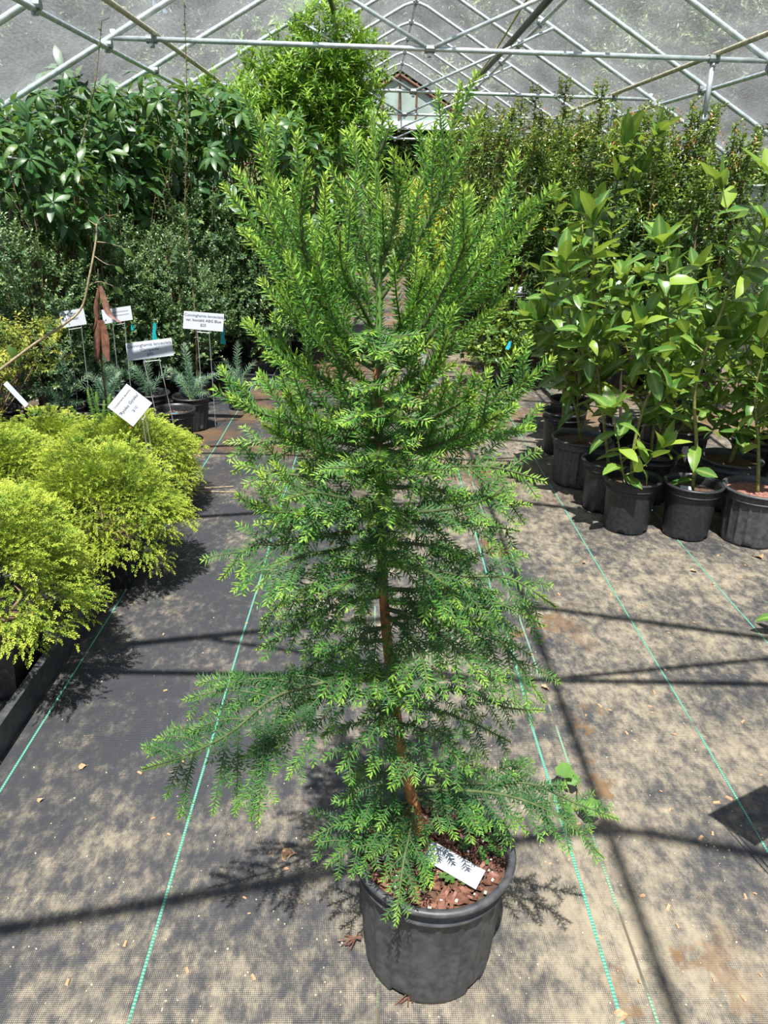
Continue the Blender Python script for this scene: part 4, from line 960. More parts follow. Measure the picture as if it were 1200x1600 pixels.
strap([(157, 510, 4.9), (158, 540, 4.9), (160, 560, 4.9), (161, 572, 4.9)], 0.026, 1.3, 0.5)

# ================================================================== LEFT: hedge of small-leaved shrubs in trays
def whip(rs, x, y, z0, z1):
    return crom([[x, y, z0], [x + rs.normal(0, 0.03), y + rs.normal(0, 0.03), (z0 + z1) / 2], [x + rs.normal(0, 0.05), y, z1]], 9)
BOX = []
for k in range(4):
    rs = R(200 + k)
    bl = [(0, 0, 0.55, 0.36, 0.34, 0.36), (rs.normal(0, 0.06), 0, 0.95, 0.33, 0.30, 0.34), (rs.normal(0, 0.1), 0.05, 1.22, 0.22, 0.22, 0.24), (0.2, -0.1, 0.72, 0.22, 0.22, 0.3), (-0.2, -0.1, 0.6, 0.22, 0.22, 0.3)]
    wh = [whip(rs, rs.normal(0, 0.14), rs.normal(0, 0.1), 1.1, 1.1 + rs.uniform(0.25, 0.8)) for _ in range(6)]
    fm = shoots_foliage(210 + k, bl, 1500, 0.085, 10, 0.034, (LS, LSQ), 'box', tone_mid=0.42, tone_tip=0.30, whips=wh, rmin=0.62)
    b = MB()
    for P in wh: b.tube(np.vstack([[[P[0][0] * 0.5, P[0][1] * 0.5, 0.6]], P]), np.linspace(0.005, 0.0015, 10), 5, cap=False)
    b.tube(crom([[0, 0, 0.1], [0.01, 0.0, 0.4], [-0.02, 0.01, 0.9]], 8), np.linspace(0.014, 0.007, 8), 6, cap=False)
    BOX.append((fm, b.mesh('stems', MT['brownstem'], True)))
TRAYP = square_pot_mesh(0.22, 0.13, rim=0.035).mesh('pot', MT['pot'])
TRAYS = MB().add([[-0.1, -0.1, 0.1], [0.1, -0.1, 0.1], [0.1, 0.1, 0.1], [-0.1, 0.1, 0.1]], [[0, 1, 2, 3]]).mesh('soil', MT['soil'])
def boxshrub(x, y, k, rz, s, label, group=None):
    t = thing('small_leaved_shrub', label, 'shrub', (x, y, 0.03), group, rz)
    p = obj('pot', TRAYP, t); obj('soil', TRAYS, p); obj('stems', BOX[k][1], t)
    f = obj('foliage', BOX[k][0], t); f['kind'] = 'stuff'; t.scale = (s, s, s); return t
BL = 'dense small-leaved dark green shrub in the hedge row behind the plant signs'
BG = 'small-leaved shrubs along the hedge row'
boxshrub(-1.0, 7.02, 0, 0.3, 1.0, 'small-leaved shrub with a bare trunk showing at the path end of the hedge row')
for i, (x, y, s) in enumerate(((-1.58, 6.68, 1.02), (-2.0, 6.35, 1.0), (-2.33, 6.3, 0.95), (-1.9, 6.95, 1.1), (-2.25, 7.6, 1.10), (-1.45, 7.56, 1.15), (-0.95, 7.75, 1.05), (-1.85, 7.6, 1.2), (-2.24, 5.2, 0.92), (-1.95, 5.85, 0.90), (-1.5, 6.2, 0.85))):
    lb = {0: 'small-leaved shrub directly behind the ABG Blue sign', 8: 'small-leaved shrub right behind the yellowing shrub', 9: 'small-leaved shrub right behind the sign crossed by the twig'}.get(i)
    boxshrub(x, y, i % 4, i * 1.3, s, lb or BL, None if lb else BG)
tr = MB(); tr.box((0, 0, 0.012), (0.75, 0.40, 0.01))
for sx in (-1, 1): tr.box((sx * 0.37, 0, 0.035), (0.012, 0.40, 0.05))
for sy in (-1, 1): tr.box((0, sy * 0.195, 0.035), (0.75, 0.012, 0.05)); tr.box((0, sy * 0.2, 0.058), (0.77, 0.022, 0.006))
tro = tr.build('propagation_tray', MT['potgrey']); tro.location = (-1.23, 6.98, 0.004); tag(tro, 'shallow black propagation tray under the hedge shrub beside the path', 'tray')
for j in range(2):
    p = obj('empty_cell_pot', TRAYP, None, (-1.47 + 0.235 * j, 6.98, 0.02)); tag(p, 'small square black cell pot in the propagation tray beside the path', 'pot', 'cell pots in the tray')
# teal ribbons tied among them
for px, py, y_, l in ((348, 525, 5.35, 0.11), (241, 518, 5.6, 0.12), (207, 512, 5.6, 0.04)):
    c = at(px, py, y_); b = MB(); b.box((0, 0, 0), (0.022, 0.003, l), np.array(Matrix.Rotation(0.15, 3, 'Y'))); b.box((0.004, -0.004, -l * 0.2), (0.020, 0.003, l * 0.6), np.array(Matrix.Rotation(-0.2, 3, 'Y')))
    o = b.build('ribbon', MT['teal']); o.location = c; tag(o, {348: 'teal plastic ribbon hanging beside the ABG Blue sign', 241: 'teal plastic ribbon dangling in the hedge above the Compacta sign', 207: 'scrap of teal ribbon in the shadow under the hedge shrubs'}[px], 'ribbon')
# tall whips that rise out of the hedge
for px0, py0, px1, py1, y_, lb in ((290, 330, 288, 0, 6.0, 'thin leafy whip stem rising highest out of the hedge past the roof bars'), (128, 260, 163, -5, 5.62, 'thin nearly bare whip stem leaning up towards the roof film')):
    c = at(px0, py0, y_); bs = np.array([c[0], c[1], 0.0]); t = thing('whip_stem', lb, 'plant', bs)
    e = at(px1, py1, y_); P = crom([[0, 0, 0.12], [0.02, 0, 0.7], c - bs, (c + e) / 2 - bs + [0.015, 0, 0], e - bs], 16)
    add_pot(t, 'small'); MB().tube(P, np.linspace(0.007, 0.0022, 16), 6).build('stem', MT['brownstem'], t, True)
    f = obj('foliage', shoots_foliage(3 + px0, [(0, 0, 0.6, 0.1, 0.1, 0.2)], 30, 0.05, 6, 0.03, (LS, LSQ), 'box', whips=[P[3:]] * (2 if px0 == 290 else 1)), t); f['kind'] = 'stuff'

# ================================================================== LEFT BACK: large-leaved evergreen shrubs with whorled leaves
LR = leaf_meshes('rhodo', [(0.32, 0.22, 0.7, 0.08, 1), (0.30, 0.28, 1.1, 0.12, 2), (0.35, 0.18, 0.4, 0.08, 3), (0.30, 0.3, 1.5, 0.1, 4)])
VR, QR, _rb = leaf_big(0.32, 0.2, 0.8, 0.1, 1)
def inner_mass(seed, blobs, n, size):
    rs = R(seed); bl = np.array(blobs)[rs.choice(len(blobs), n)]; d = rdir(rs, n); P = bl[:, :3] + d * bl[:, 3:] * (rs.uniform(0.15, 0.9, n) ** 0.5)[:, None]
    D = d * [1, 1, 0.4] + rs.normal(0, 0.5, (n, 3)) - [0, 0, 0.1]
    V, Fc, t = scatter(VR, QR, basis(D, np.tile([0, 0, 1.0], (n, 1)) + rs.normal(0, 0.35, (n, 3))), P, size * rs.uniform(0.7, 1.1, n), rs.uniform(0, 0.9, n))
    return mk_mesh('inner_foliage', V, [Fc], MT['rhodoin'], {'tone': t}, smooth=True)
RB = [[(0, 0, 1.70, 0.55, 0.50, 0.55), (0.1, -0.1, 1.1, 0.5, 0.45, 0.5), (-0.15, 0, 2.05, 0.38, 0.35, 0.32)], [(0, 0, 1.6, 0.5, 0.5, 0.6), (-0.1, -0.1, 2.0, 0.45, 0.4, 0.35), (0.1, 0, 1.0, 0.5, 0.45, 0.5)], [(0, 0, 1.78, 0.45, 0.45, 0.42), (-0.12, -0.05, 2.0, 0.40, 0.38, 0.32), (0.2, 0, 1.6, 0.4, 0.4, 0.35)]]
RIN = [inner_mass(5 + i, RB[i], 520, 0.16) for i in range(3)]
RST = [stems_mesh('stems', 8 + i, RB[i], (0, 0, 0.2), 22, 'brownstem', 0.014) for i in range(3)]
def whorl_shrub(x, y, k, seed, s, label, group=None, n_wh=30):
    rs = R(seed); t = thing('whorled_evergreen', label, 'shrub', (x, y, 0.004), group); add_pot(t, 'large')
    obj('stems', RST[k], t, M=Matrix.Diagonal((s, s, s, 1))); f = obj('inner_foliage', RIN[k], t, M=Matrix.Diagonal((s, s, s, 1))); f['kind'] = 'stuff'
    bl = np.array(RB[k]); cnt = 0
    while cnt < n_wh:
        b_ = bl[rs.randint(len(bl))]; d = nrm(rs.normal(size=3) + [0, -0.45, 0.35]); p = (b_[:3] + d * b_[3:] * rs.uniform(0.92, 1.12)) * s
        ax = nrm(d * [0.8, 0.8, 0.5] + [0, 0, 0.75]); u = nrm(np.cross(ax, rs.normal(size=3))); v = np.cross(ax, u); m = rs.randint(7, 11); ph = rs.uniform(0, 6)
        young = rs.uniform() < 0.35
        for j in range(m):
            a = ph + 2 * PI * j / m; el = rs.uniform(-0.35, 0.35) if not (young and j % 3 == 0) else rs.uniform(0.9, 2.0)
            D = (u * math.cos(a) + v * math.sin(a)) + ax * el
            o = obj('leaf', LR[rs.randint(4)], t, M=xf(basis(D[None], (ax + rs.normal(0, 0.15, 3))[None])[0], p + nrm(D) * 0.015, rs.uniform(0.125, 0.185) * s))
        cnt += 1
    return t
WG = 'large-leaved evergreens behind the hedge'; WL = 'tall evergreen shrub with whorls of long dark leaves behind the small-leaved hedge'
for i, (x, y, k, s) in enumerate(((-2.2, 7.1, 0, 0.97), (-1.75, 7.2, 1, 1.02), (-1.15, 7.35, 0, 1.0), (-2.1, 8.1, 1, 1.05), (-1.4, 8.3, 0, 1.05), (-2.2, 6.65, 2, 1.02), (-2.3, 5.66, 2, 0.90))):
    whorl_shrub(x, y, k, 300 + i, s, WL, WG)
whorl_shrub(-0.62, 7.7, 1, 310, 0.92, 'evergreen shrub with grey-green drooping whorled leaves leaning over the path')
# bright narrow-leaved tall shrub
wb = [(0, 0, 2.35, 0.50, 0.45, 0.55), (0.12, -0.05, 2.85, 0.40, 0.36, 0.40), (-0.3, 0, 2.15, 0.4, 0.36, 0.4), (0.35, 0, 2.2, 0.36, 0.34, 0.5), (-0.75, -0.3, 2.2, 0.36, 0.3, 0.30), (0.45, 0.05, 2.55, 0.34, 0.3, 0.4), (-0.45, 0, 2.5, 0.3, 0.3, 0.3)]
t = thing('narrow_leaved_tree', 'tall bright green narrow-leaved tree reaching up to the roof bars', 'tree', (-0.66, 8.5, 0.004)); add_pot(t, 'large')
o = obj('foliage', shoots_foliage(81, wb, 1350, 0.13, 12, 0.105, (LN, LNQ), 'willow', tone_mid=0.42, tone_tip=0.45, rmin=0.3, spread=0.8), t); o['kind'] = 'stuff'
obj('stems', stems_mesh('stems', 82, wb, (0, 0, 0.25), 26, 'brownstem', 0.014), t)

# ================================================================== RIGHT: glossy broad-leaved saplings in pots
LM = leaf_meshes('magnolia', [(0.42, 0.30, 0.5, 0.10, 1), (0.40, 0.38, 0.9, 0.18, 2), (0.46, 0.22, 0.2, 0.12, 3), (0.38, 0.30, 1.2, 0.12, 4), (0.44, 0.42, -0.3, 0.1, 5)])
def sapling(pos, pot, stems, label, seed, size=0.165, soil='soil', group=None, bare=0.22, side=3, stemmat='stem', gap=0.034):
    """stems: list of polylines relative to the pot centre; leaves spiral up each, with side shoots and a tuft at the end"""
    rs = R(seed); t = thing('broadleaf_sapling', label, 'potted tree', (pos[0], pos[1], 0.002), group); h, sz, rt = add_pot(t, pot, soil); cnt = [0]
    def put(p, D, N, s):
        if cnt[0] < 290:
            obj('leaf', LM[rs.randint(5)], t, M=xf(basis(D[None], N[None])[0], p, s)); cnt[0] += 1
    def leafy(P, f0, sc, gp, tuft=5):
        cum = np.concatenate([[0], np.cumsum(np.linalg.norm(np.diff(P, axis=0), axis=1))]); L = cum[-1]; s = f0 * L; ph = rs.uniform(0, 6); k = 0
        while s < L:
            p = np.array([np.interp(s, cum, P[:, c]) for c in range(3)]); T = nrm(P[min(len(P) - 1, int(s / L * (len(P) - 1)) + 1)] - P[int(s / L * (len(P) - 1)) - (1 if s >= L else 0)] + 1e-6)
            a = ph + k * 2.4; u = nrm(np.cross(T, [0.3, 1, 0.2])); v = np.cross(T, u); rad = u * math.cos(a) + v * math.sin(a); f = s / L
            D = rad * rs.uniform(0.8, 1.1) + T * rs.uniform(0.15, 0.6) * (0.4 + f) + rs.normal(0, 0.12, 3) - UPZ * rs.uniform(0, 0.35) * (1 - f)
            put(p, D, T + UPZ * 0.5 + rs.normal(0, 0.2, 3), size * sc * rs.uniform(0.72, 1.15)); s += gp * rs.uniform(0.7, 1.3); k += 1
        T = nrm(P[-1] - P[-2]); u = nrm(np.cross(T, [0.3, 1, 0.2])); v = np.cross(T, u)
        for j in range(tuft):
            a = ph + j * 2.4; D = T * rs.uniform(0.8, 1.4) + (u * math.cos(a) + v * math.sin(a)) * rs.uniform(0.35, 0.7)
            put(P[-1], D, (u * math.cos(a) + v * math.sin(a)) * -1 + T * 0.6, size * sc * rs.uniform(0.8, 1.2))
    for si, st in enumerate(stems):
        P = crom([[0.0, 0, sz - 0.01]] + [list(q) for q in st] if si == 0 or st[0][2] < sz + 0.1 else [list(q) for q in st], 24)
        MB().tube(P, np.linspace(0.010 if si == 0 else 0.006, 0.003, 24), 7).build('stem', MT[stemmat], t, True)
        leafy(P, bare if si == 0 else 0.32, 1.0, gap, 6)
        for j in range(side + 2 if si == 0 else 2):
            i = min(22, int((0.34 + 0.5 * (j + rs.uniform(0, 0.8)) / (side + 2)) * 23)); a = rs.uniform(0, 6.28); l = rs.uniform(0.14, 0.32)
            Q = crom([P[i], P[i] + [l * 0.5 * math.cos(a), l * 0.5 * math.sin(a), l * 0.35], P[i] + [l * 0.8 * math.cos(a), l * 0.8 * math.sin(a), l * 0.9]], 8)
            MB().tube(Q, np.linspace(0.005, 0.0025, 8), 6, cap=False).build('side_stem', MT[stemmat], t, True); leafy(Q, 0.25, 0.9, gap * 1.05, 5)
    return t
def rel(pos, pts): return [at(a, b_, y_) - np.array([pos[0], pos[1], 0.002]) for a, b_, y_ in pts]
p1 = gnd(985, 836) + [0, 0.10, 0]; p2 = gnd(1080, 846) + [0, 0.10, 0]; p3 = gnd(1180, 858) + [0.02, 0.13, 0]
sapling(p1, 'smooth', [rel(p1, [(990, 700, 3.65), (1008, 630, 3.66), (1038, 560, 3.68), (1044, 470, 3.7), (1040, 385, 3.72)]), rel(p1, [(975, 745, 3.6), (966, 690, 3.58), (958, 648, 3.56)])], 'broad-leaved sapling with a slanting green stem in the smooth black pot on the green line', 401, side=4, bare=0.45)
sapling(p2, 'smooth', [rel(p2, [(1088, 700, 3.58), (1085, 620, 3.58), (1100, 555, 3.58), (1130, 478, 3.56), (1158, 400, 3.52), (1182, 340, 3.48), (1200, 285, 3.45)])], 'broad-leaved sapling with a tall leaning stem and twisted pale leaves at its base', 402, side=4, bare=0.06, gap=0.06)
sapling(p3, 'ribbed', [rel(p3, [(1185, 700, 3.6), (1180, 620, 3.6), (1190, 560, 3.6), (1192, 500, 3.6)])], 'broad-leaved sapling in the ribbed grey pot with red bark mulch', 403, soil='redbark', side=4, bare=0.3)
q = gnd(945, 806) + [0.02, 0.12, 0]
sapling(q, 'smooth', [rel(q, [(948, 700, 3.95), (932, 560, 3.95), (928, 440, 3.95), (927, 350, 3.95)])], 'broad-leaved sapling with a straight pale green stem in the pot tucked behind the slanting one', 404, side=4, bare=0.3)
q = gnd(908, 765) + [0, 0.13, 0]
sapling(q, 'ribbed', [rel(q, [(900, 640, 4.3), (872, 560, 4.2), (848, 505, 4.1)]), rel(q, [(905, 650, 4.35), (893, 520, 4.38), (885, 440, 4.4)])], 'low broad-leaved sapling in the ribbed pot, leaning over the path', 405, side=7)
q = gnd(880, 714) + [0, 0.12, 0]
sapling(q, 'smooth', [rel(q, [(880, 560, 5.0), (874, 430, 5.0), (870, 322, 5.0)])], 'slender pale-leaved sapling in the furthest black pot of the path-side row', 406, side=6, size=0.145)
q = np.array([1.62, 4.75, 0])
sapling(q, 'smooth', [rel(q, [(968, 520, 4.75), (955, 380, 4.75), (965, 280, 4.75), (977, 225, 4.75)])], 'tallest broad-leaved sapling with a dark stem and a crown of long leaves', 407, side=3, stemmat='darkstem', bare=0.3)
SLB = 'broad-leaved sapling crowded in the rows behind the front pots'; SG = 'saplings behind the front row'
for i, (x, y, hgt) in enumerate(((1.60, 4.12, 1.15), (2.02, 4.05, 1.2), (2.45, 3.75, 1.25), (2.35, 4.45, 1.25), (1.98, 4.65, 1.2), (2.7, 4.2, 1.3), (1.42, 5.3, 1.0), (2.1, 5.3, 1.15))):
    rs = R(500 + i); dx, dy = rs.normal(0, 0.10, 2)
    sapling((x, y), ('smooth', 'ribbed', 'large')[i % 3], [[(dx * 0.3, dy * 0.3, 0.45), (dx * 0.7, dy * 0.6, 0.75), (dx, dy, hgt)], [(0.02, 0.0, 0.3), (-dx * 1.2, -0.1, 0.6), (-dx * 1.8, -0.16, hgt * 0.72)]], SLB, 510 + i, soil=('redbark', 'soil', 'redbark')[i % 3], group=SG, side=4, bare=0.22)
# white tags in the two front pots
for pos, nm, dx, dy in ((p1, 'white plant tag stuck in the smooth pot on the green line', -0.02, -0.03), (p2, 'pale plant tag stuck in the pot with twisted pale leaves', -0.05, -0.05)):
    b = MB(); b.box((0, 0, 0.03), (0.06, 0.002, 0.07), np.array(Matrix.Rotation(-0.9, 3, 'X') @ Matrix.Rotation(0.2, 3, 'Z'))); o = b.build('plant_tag', MT['sign']); o.location = (pos[0] + dx, pos[1] + dy, 0.22); tag(o, nm, 'plant tag')

# ================================================================== RIGHT BACK: dark shrubs with bronze young shoots
CB = []
for k in range(3):
    rs = R(600 + k); bl = [(0, 0, 1.0, 0.45, 0.42, 0.6), (0.08, 0, 1.55, 0.38, 0.34, 0.45), (-0.18, -0.1, 1.3, 0.25, 0.25, 0.4), (0.2, -0.08, 0.8, 0.28, 0.28, 0.4)]
    wh = [whip(rs, rs.normal(0, 0.2), rs.normal(0, 0.15), 1.5, rs.uniform(1.95, 2.45)) for _ in range(12)]
    fm = shoots_foliage(610 + k, bl, 900, 0.12, 10, 0.058, (LSR, LSRQ), 'camellia', tone_mid=0.40, tone_tip=0.32, whips=wh * 2, rmin=0.55, up=1.0)
    wm = shoots_foliage(620 + k, [(w_[-2][0], w_[-2][1], w_[-2][2] - 0.1, 0.07, 0.07, 0.2) for w_ in wh], 150, 0.09, 8, 0.050, (LSR, LSRQ), 'camellia', 'young_shoots', tone_mid=0.62, tone_tip=0.28, rmin=0.1, up=1.3)
    b = MB()
    for P in wh: b.tube(np.vstack([[[P[0][0] * 0.3, P[0][1] * 0.3, 0.3]], P]), np.linspace(0.008, 0.002, 10), 5, cap=False)
    CB.append((fm, wm, b.mesh('stems', MT['brownstem'], True)))
def camellia(x, y, k, rz, s, label, group=None):
    t = thing('glossy_shrub', label, 'shrub', (x, y, 0.004), group, rz); add_pot(t, 'large')
    for nm, me in (('foliage', CB[k][0]), ('young_shoots', CB[k][1]), ('stems', CB[k][2])):
        o = obj(nm, me, t, M=Matrix.Diagonal((s, s, s, 1))); o['kind'] = 'stuff' if nm != 'stems' else ''
        if nm == 'stems': del o['kind']
    return t
CLB = 'tall glossy dark shrub with bronze-tipped young shoots in the block across the path'; CG = 'glossy shrubs across the path'
for i, (x, y, s) in enumerate(((1.35, 7.3, 0.95), (2.0, 6.7, 1.0), (2.65, 6.2, 0.92), (1.25, 8.3, 1.0), (1.95, 7.7, 1.06), (2.65, 7.1, 1.02), (1.2, 9.4, 1.0), (1.9, 8.8, 1.08), (2.6, 8.2, 1.05), (1.25, 10.6, 1.05), (2.0, 10.2, 1.1), (1.3, 12, 1.0), (3.1, 9.4, 0.9))):
    lb = {0: 'glossy dark shrub with bronze tips behind the small blank sign', 2: 'glossy dark shrub next to the white side wall and the saplings', 6: 'glossy dark shrub beside the yellow-leaved shrub'}.get(i)
    camellia(x, y, i % 3, i * 2.1, s, lb or CLB, None if lb else CG)
# low broad shrub with a blue ribbon on the path edge
q = gnd(775, 610); t = thing('low_shrub', 'low spreading shrub with crinkled mid-green leaves tied with a blue ribbon', 'shrub', (q[0] + 0.05, q[1] + 0.15, 0.004)); add_pot(t, 'mid')
bl = [(0, 0, 0.42, 0.36, 0.3, 0.2), (-0.15, -0.1, 0.36, 0.28, 0.25, 0.16), (0.2, 0, 0.46, 0.28, 0.25, 0.2)]
o = obj('foliage', shoots_foliage(71, bl, 260, 0.08, 7, 0.062, (leaf_small(0.66, 0.14, 0.2)), 'camellia', tone_mid=0.55, tone_tip=0.25, rmin=0.5, up=0.9), t); o['kind'] = 'stuff'
obj('stems', stems_mesh('stems', 72, bl, (0, 0, 0.2), 16, 'brownstem', 0.006), t)
c = at(795, 540, q[1] - 0.12); b = MB(); b.box((0, 0, 0), (0.03, 0.004, 0.07), np.array(Matrix.Rotation(0.4, 3, 'Y'))); o = b.build('ribbon', MT['blue']); o.location = c; tag(o, 'bright blue ribbon tied in the low spreading shrub', 'ribbon')

# ================================================================== FAR END of the path
t = thing('yellow_shrub', 'bright yellow-leaved shrub at the far end of the path', 'shrub', (0.76, 10.2, 0.004)); add_pot(t, 'large')
bl = [(0, 0, 0.75, 0.38, 0.3, 0.38), (-0.16, 0, 1.3, 0.26, 0.2, 0.45), (0.15, -0.1, 0.55, 0.40, 0.3, 0.30)]
o = obj('foliage', shoots_foliage(91, bl, 420, 0.11, 9, 0.055, (LS, LSQ), 'yellow_leaf', tone_mid=0.5, tone_tip=0.3, rmin=0.4, up=1.1), t); o['kind'] = 'stuff'
obj('stems', stems_mesh('stems', 92, bl, (0, 0, 0.25), 14, 'brownstem', 0.01), t)
HM = []
for k in range(2):
    bl = [(0, 0, 0.8, 1.1, 0.7, 0.8), (0.6, 0, 1.1, 0.7, 0.6, 0.7), (-0.6, 0, 1.0, 0.8, 0.6, 0.7)]
    HM.append(shoots_foliage(95 + k, bl, 700, 0.16, 9, 0.10, (LS, LSQ), 'palehedge', tone_mid=0.5, tone_tip=0.3, rmin=0.6))
for i, (x, y, s) in enumerate(((-1.2, 19.5, 1.1), (0.6, 20.2, 1.05), (2.4, 19.4, 1.15), (4.0, 20, 1.2), (-3, 20, 1.2))):
    t = thing('pale_bush', 'sunlit pale green bush growing beyond the open greenhouse end', 'bush', (x, y, -0.03), 'pale bushes beyond the greenhouse end', i * 1.1)
    o = obj('foliage', HM[i % 2], t, M=Matrix.Diagonal((s, s, s, 1))); o['kind'] = 'stuff'
    obj('stems', stems_mesh('stems', 97 + i, [(0, 0, 0.8, 0.8, 0.5, 0.6)], (0, 0, 0), 10, 'brownstem', 0.02), t)
for i, (px, py) in enumerate(((545, 468), (700, 446), (486, 530), (805, 500))):
    q = gnd(px, py); t = thing('potted_shrub', ['small-leaved shrub in a deep black pot at the path bend', 'little shrub in a black pot before the yellow shrub', 'small-leaved shrub in the grey pot at the end of the hedge row', 'small-leaved shrub by the blank white sign across the path'][i], 'potted shrub', (q[0], q[1] + 0.15, 0.004))
    add_pot(t, ('large', 'mid', 'large', 'mid')[i]); s = (0.9, 0.5, 0.8, 0.5)[i]
    o = obj('foliage', BOX[i][0], t, M=Matrix.Translation((0, 0, 0.2)) @ Matrix.Diagonal((s, s, s, 1))); o['kind'] = 'stuff'; obj('stems', BOX[i][1], t, M=Matrix.Translation((0, 0, 0.15)) @ Matrix.Diagonal((s, s, s, 1)))

# ================================================================== OUTSIDE: trees beyond the film
TB = []
for k in range(3):
    rs = R(700 + k); bl = [(rs.normal(0, 1.0), rs.normal(0, 0.8), 2.2 + 1.1 * j + rs.normal(0, 0.3), rs.uniform(1.2, 1.9), rs.uniform(1.1, 1.6), rs.uniform(0.9, 1.3)) for j in range(6)]
    fm = shoots_foliage(710 + k, bl, 3600, 0.40, 10, 0.19, (leaf_small(0.42, 0.08, 0.2)), 'tree', tone_mid=0.40, tone_tip=0.30, rmin=0.55, up=0.1)
    TB.append((fm, stems_mesh('limbs', 720 + k, bl, (0, 0, 0), 22, 'darkstem', 0.10)))
TG = 'trees beyond the film'
for i, (x, y, s) in enumerate(((8.0, 8, 1.0), (7.5, 12.5, 1.05), (8.5, 17, 1.1), (11.5, 10, 1.3), (11, 15, 1.3), (7.5, 22, 1.2), (3.5, 33, 1.5), (-2.5, 34, 1.5), (9.5, 29, 1.5), (-8, 12, 0.9), (-9, 18, 1.1), (-7.5, 25, 1.2), (-10, 7, 0.8), (0.5, 38, 1.7), (14, 20, 1.5), (8, 4, 0.9), (6.3, 10.2, 0.75), (6.2, 14.8, 0.8), (6.8, 18.5, 0.9), (5, 25, 1.1), (-5.5, 9.5, 0.62), (-5.3, 14.5, 0.8), (-4.5, 22.5, 1.0), (1.5, 26, 0.95), (-1.5, 27, 1.0), (-5.6, 5.5, 0.55), (14, 8, 1.5), (-12, 12, 1.2))):
    w_ = 0 if x > 5.5 else (1 if x < -4 else 2)
    t = thing('outdoor_tree', ('leafy dark tree outside, seen through the film above the sapling side', 'leafy dark tree outside, seen through the film above the hedge side', 'leafy dark tree standing beyond the glazed gable at the far end')[w_], 'tree', (x, y, -0.03), ('trees outside on the sapling side', 'trees outside on the hedge side', 'trees beyond the far end')[w_], i * 1.7)
    o = obj('foliage', TB[i % 3][0], t, M=Matrix.Diagonal((s, s, s, 1))); o['kind'] = 'stuff'; obj('limbs', TB[i % 3][1], t, M=Matrix.Diagonal((s, s, s, 1)))
# shrubs outside the right wall, seen in the gap under the eave
for i, y in enumerate((5.2, 6.6, 8.0, 9.4)):
    camellia(4.55, y, i % 3, i, 1.05, 'bronze-tinted shrub outside, peeping over the white side wall', 'shrubs outside the side wall')

# ================================================================== litter on the floor
rs = R(900)
def curl_leaf(seed):
    V, Q, rb = leaf_big(0.45, 0.5, 1.2, 0.4, seed, 0.15); return mk_mesh('dry_leaf', V, [Q], MT['litter'])
CLf = [curl_leaf(i) for i in range(3)]
def litter(name, me, px, py, s, lab, cat, rz=None, z=0.006):
    q = gnd(px, py); o = obj(name, me); o.location = (q[0], q[1], z); o.scale = (s, s, s); o.rotation_euler = (rs.normal(0, 0.15), rs.normal(0, 0.15), rz if rz is not None else rs.uniform(0, 6)); return o
spots = [(310, 713, 0.07, 'pale dry leaf lying beside the round black pots'), (443, 1330, 0.075, 'reddish curled leaf by the branch shadow left of the conifer pot'), (462, 1338, 0.06, 'small folded red-brown leaf beside the larger curled one'), (845, 1075, 0.05, 'narrow dry leaf beside the green seam line'), (915, 882, 0.045, 'pale rounded leaf on the sandy floor before the sapling pots'), (1190, 875, 0.10, 'big curled dry leaf at the foot of the ribbed pot'), (1078, 893, 0.05, 'thin sliver of dry leaf between the green lines'), (980, 1590, 0.05, 'red-brown leaf lying on the mat seam'), (135, 1255 - 55, 0.04, 'tan sliver on the dark mat near the tray'), (68, 1252, 0.03, 'little orange leaf flake near the left green line')]
for k, (px, py, s, lb) in enumerate(spots):
    o = litter('dry_leaf', CLf[k % 3], px, py, s, lb, 'leaf', z=0.010); tag(o, lb, 'leaf')
for px, py in ((490, 560), (510, 552), (530, 556), (545, 548), (500, 570), (520, 545), (470, 548), (480, 538), (555, 565), (540, 575), (515, 580)):
    o = litter('dry_leaf', CLf[rs.randint(3)], px, py, rs.uniform(0.10, 0.16), '', ''); tag(o, 'brown fallen leaf in the drift on the shaded path', 'leaf', 'fallen leaves on the path')
chipm = MB().box((0, 0, 0), (1, 0.45, 0.2), None, 0.7).mesh('chip', MT['litter'])
for k in range(46):
    px, py = rs.uniform(820, 1200), rs.uniform(860, 1590)
    o = litter('bark_flake', chipm, px, py, rs.uniform(0.008, 0.022), '', '', z=0.003); tag(o, 'small reddish bark flake scattered on the sandy floor right of the seam', 'bark flake', 'bark flakes right of the seam')
for k in range(22):
    px, py = rs.uniform(100, 560), rs.uniform(950, 1590)
    o = litter('bark_flake', chipm, px, py, rs.uniform(0.006, 0.018), '', '', z=0.007); tag(o, 'tiny bark flake on the dark mat left of the conifer pot', 'bark flake', 'bark flakes left of the pot')
for pts in (((245, 771), (300, 766), (365, 762)), ((250, 764), (310, 769), (368, 771))):
    P = np.array([gnd(a, b_) + [0, 0, 0.008] for a, b_ in pts]); c = P.mean(0); o = MB().tube(crom(P - c, 8), 0.004, 6).build('fallen_twig', MT['greystem']); o.location = c; tag(o, 'pale bare twig lying across the path edge beyond the golden mounds', 'twig', 'twigs on the path')
b = MB(); rs2 = R(5)
for _ in range(520):
    px, py = rs2.uniform(0, 1200), rs2.uniform(760, 1600); q = gnd(px, py); s = rs2.uniform(0.0012, 0.004)
    b.box((q[0], q[1], 0.0055 if q[0] < 0.59 else 0.0015), (s, s * 0.8, s * 0.6), np.array(Matrix.Rotation(rs2.uniform(0, 3), 3, 'Z')))
o = b.build('floor_crumbs', MT['palelitter']); tag(o, 'pale crumbs and grit sprinkled over the mat', 'grit', kind='stuff')
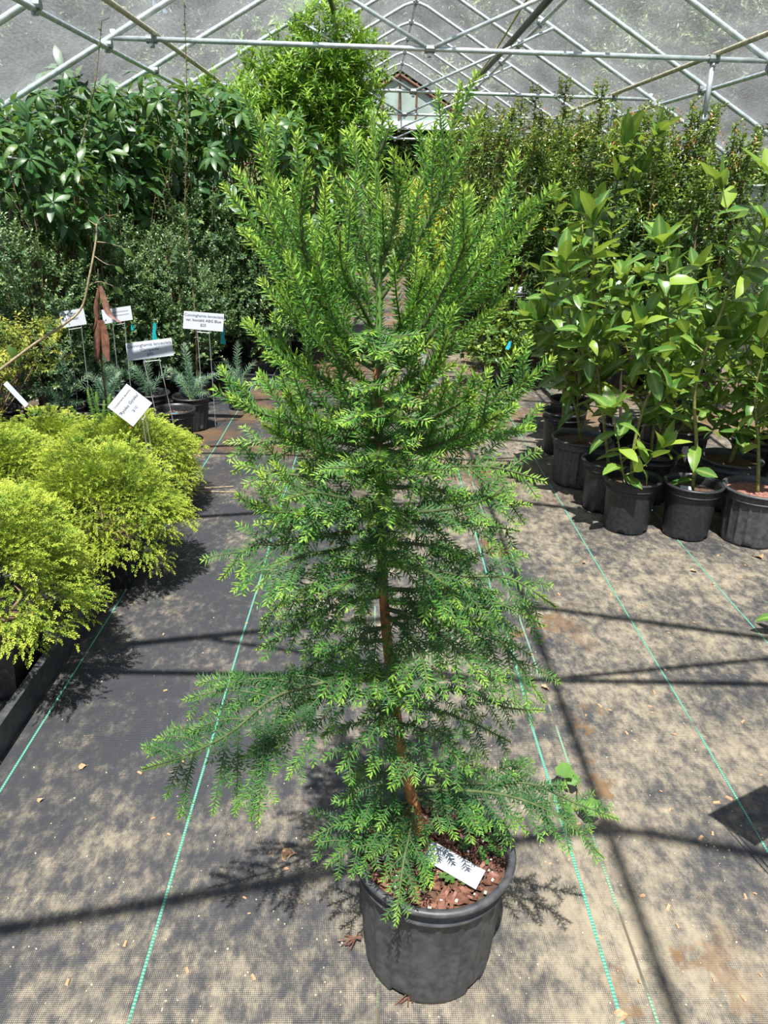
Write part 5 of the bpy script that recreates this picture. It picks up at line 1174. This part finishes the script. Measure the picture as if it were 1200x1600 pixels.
# lobed weed growing at the seam under the right-hand branch
q = gnd(905, 1285); t = thing('seam_weed', 'small round-leaved weed sprouting from the mat seam beneath the low branch', 'weed', (q[0], q[1], 0.002))
def round_leaf(seed):
    rs = R(seed); n = 14; a = np.linspace(0, 2 * PI, n, endpoint=False); r_ = 0.5 * (1 + 0.10 * np.cos(a * 7)); V = [[0, 0.1, 0]] + [[r_[i] * math.sin(a[i]), 0.5 - r_[i] * math.cos(a[i]), 0.10 * math.cos(2 * a[i])] for i in range(n)]
    return mk_mesh('leaf', V, [np.array([[0, 1 + i, 1 + (i + 1) % n] for i in range(n)])], MT['weed'], {'tone': [0.3] + [0.7] * n})
RLf = round_leaf(1)
for i, (dx, dy, z, s) in enumerate(((0.0, 0.0, 0.05, 0.055), (-0.03, 0.09, 0.07, 0.055), (0.02, 0.10, 0.05, 0.045), (-0.02, 0.03, 0.03, 0.04), (0.03, 0.03, 0.04, 0.04))):
    a = i * 1.3; o = obj('leaf', RLf, t, M=xf(basis(np.array([[math.cos(a), math.sin(a), 0.2]]), np.array([[0, -0.3, 1.0]]))[0], (dx, dy, z), s)); MB().tube([[0, 0.04, 0], [dx, dy, z]], 0.0015, 4).build('stalk', MT['stem'], t)
# seedling at the right edge and the sign out of frame whose shadows fall across the floor
q = gnd(1200, 995); t = thing('leaning_seedling', 'small seedling with drooping strappy leaf by the right-hand green line', 'seedling', (q[0] + 0.05, q[1], 0.002))
MB().tube([[0, 0, 0], [-0.01, 0, 0.05], [0.02, 0, 0.11]], 0.003, 5).build('stem', MT['stem'], t)
for D, s in (((-1, 0, 0.5), 0.12), ((0.6, 0.2, 0.7), 0.12), ((-0.3, 0.2, 1), 0.10)): obj('leaf', LM[3], t, M=xf(basis(np.array([D]), np.array([[0.2, -0.3, 1.0]]))[0], (0.0, 0, 0.08), s))
r_, u_ = face(-55, 0.5); c = np.array([1.18, 1.28, 0.78]) + LIGHT * 0
sign((1.09, 1.36, 0.72), r_, u_, 0.16, 0.26, [], 'white plant sign on a stake past the right-hand end of the seam', legs=0.02)
q = np.array([1.78, 2.0, 0]); sapling(q, 'smooth', [[(-0.02, 0, 0.45), (-0.10, 0.0, 0.6), (-0.22, 0.02, 0.78)]], 'young sapling in a smooth pot beside the staked sign out on the right', 551, side=1, size=0.12, gap=0.06, bare=0.4)
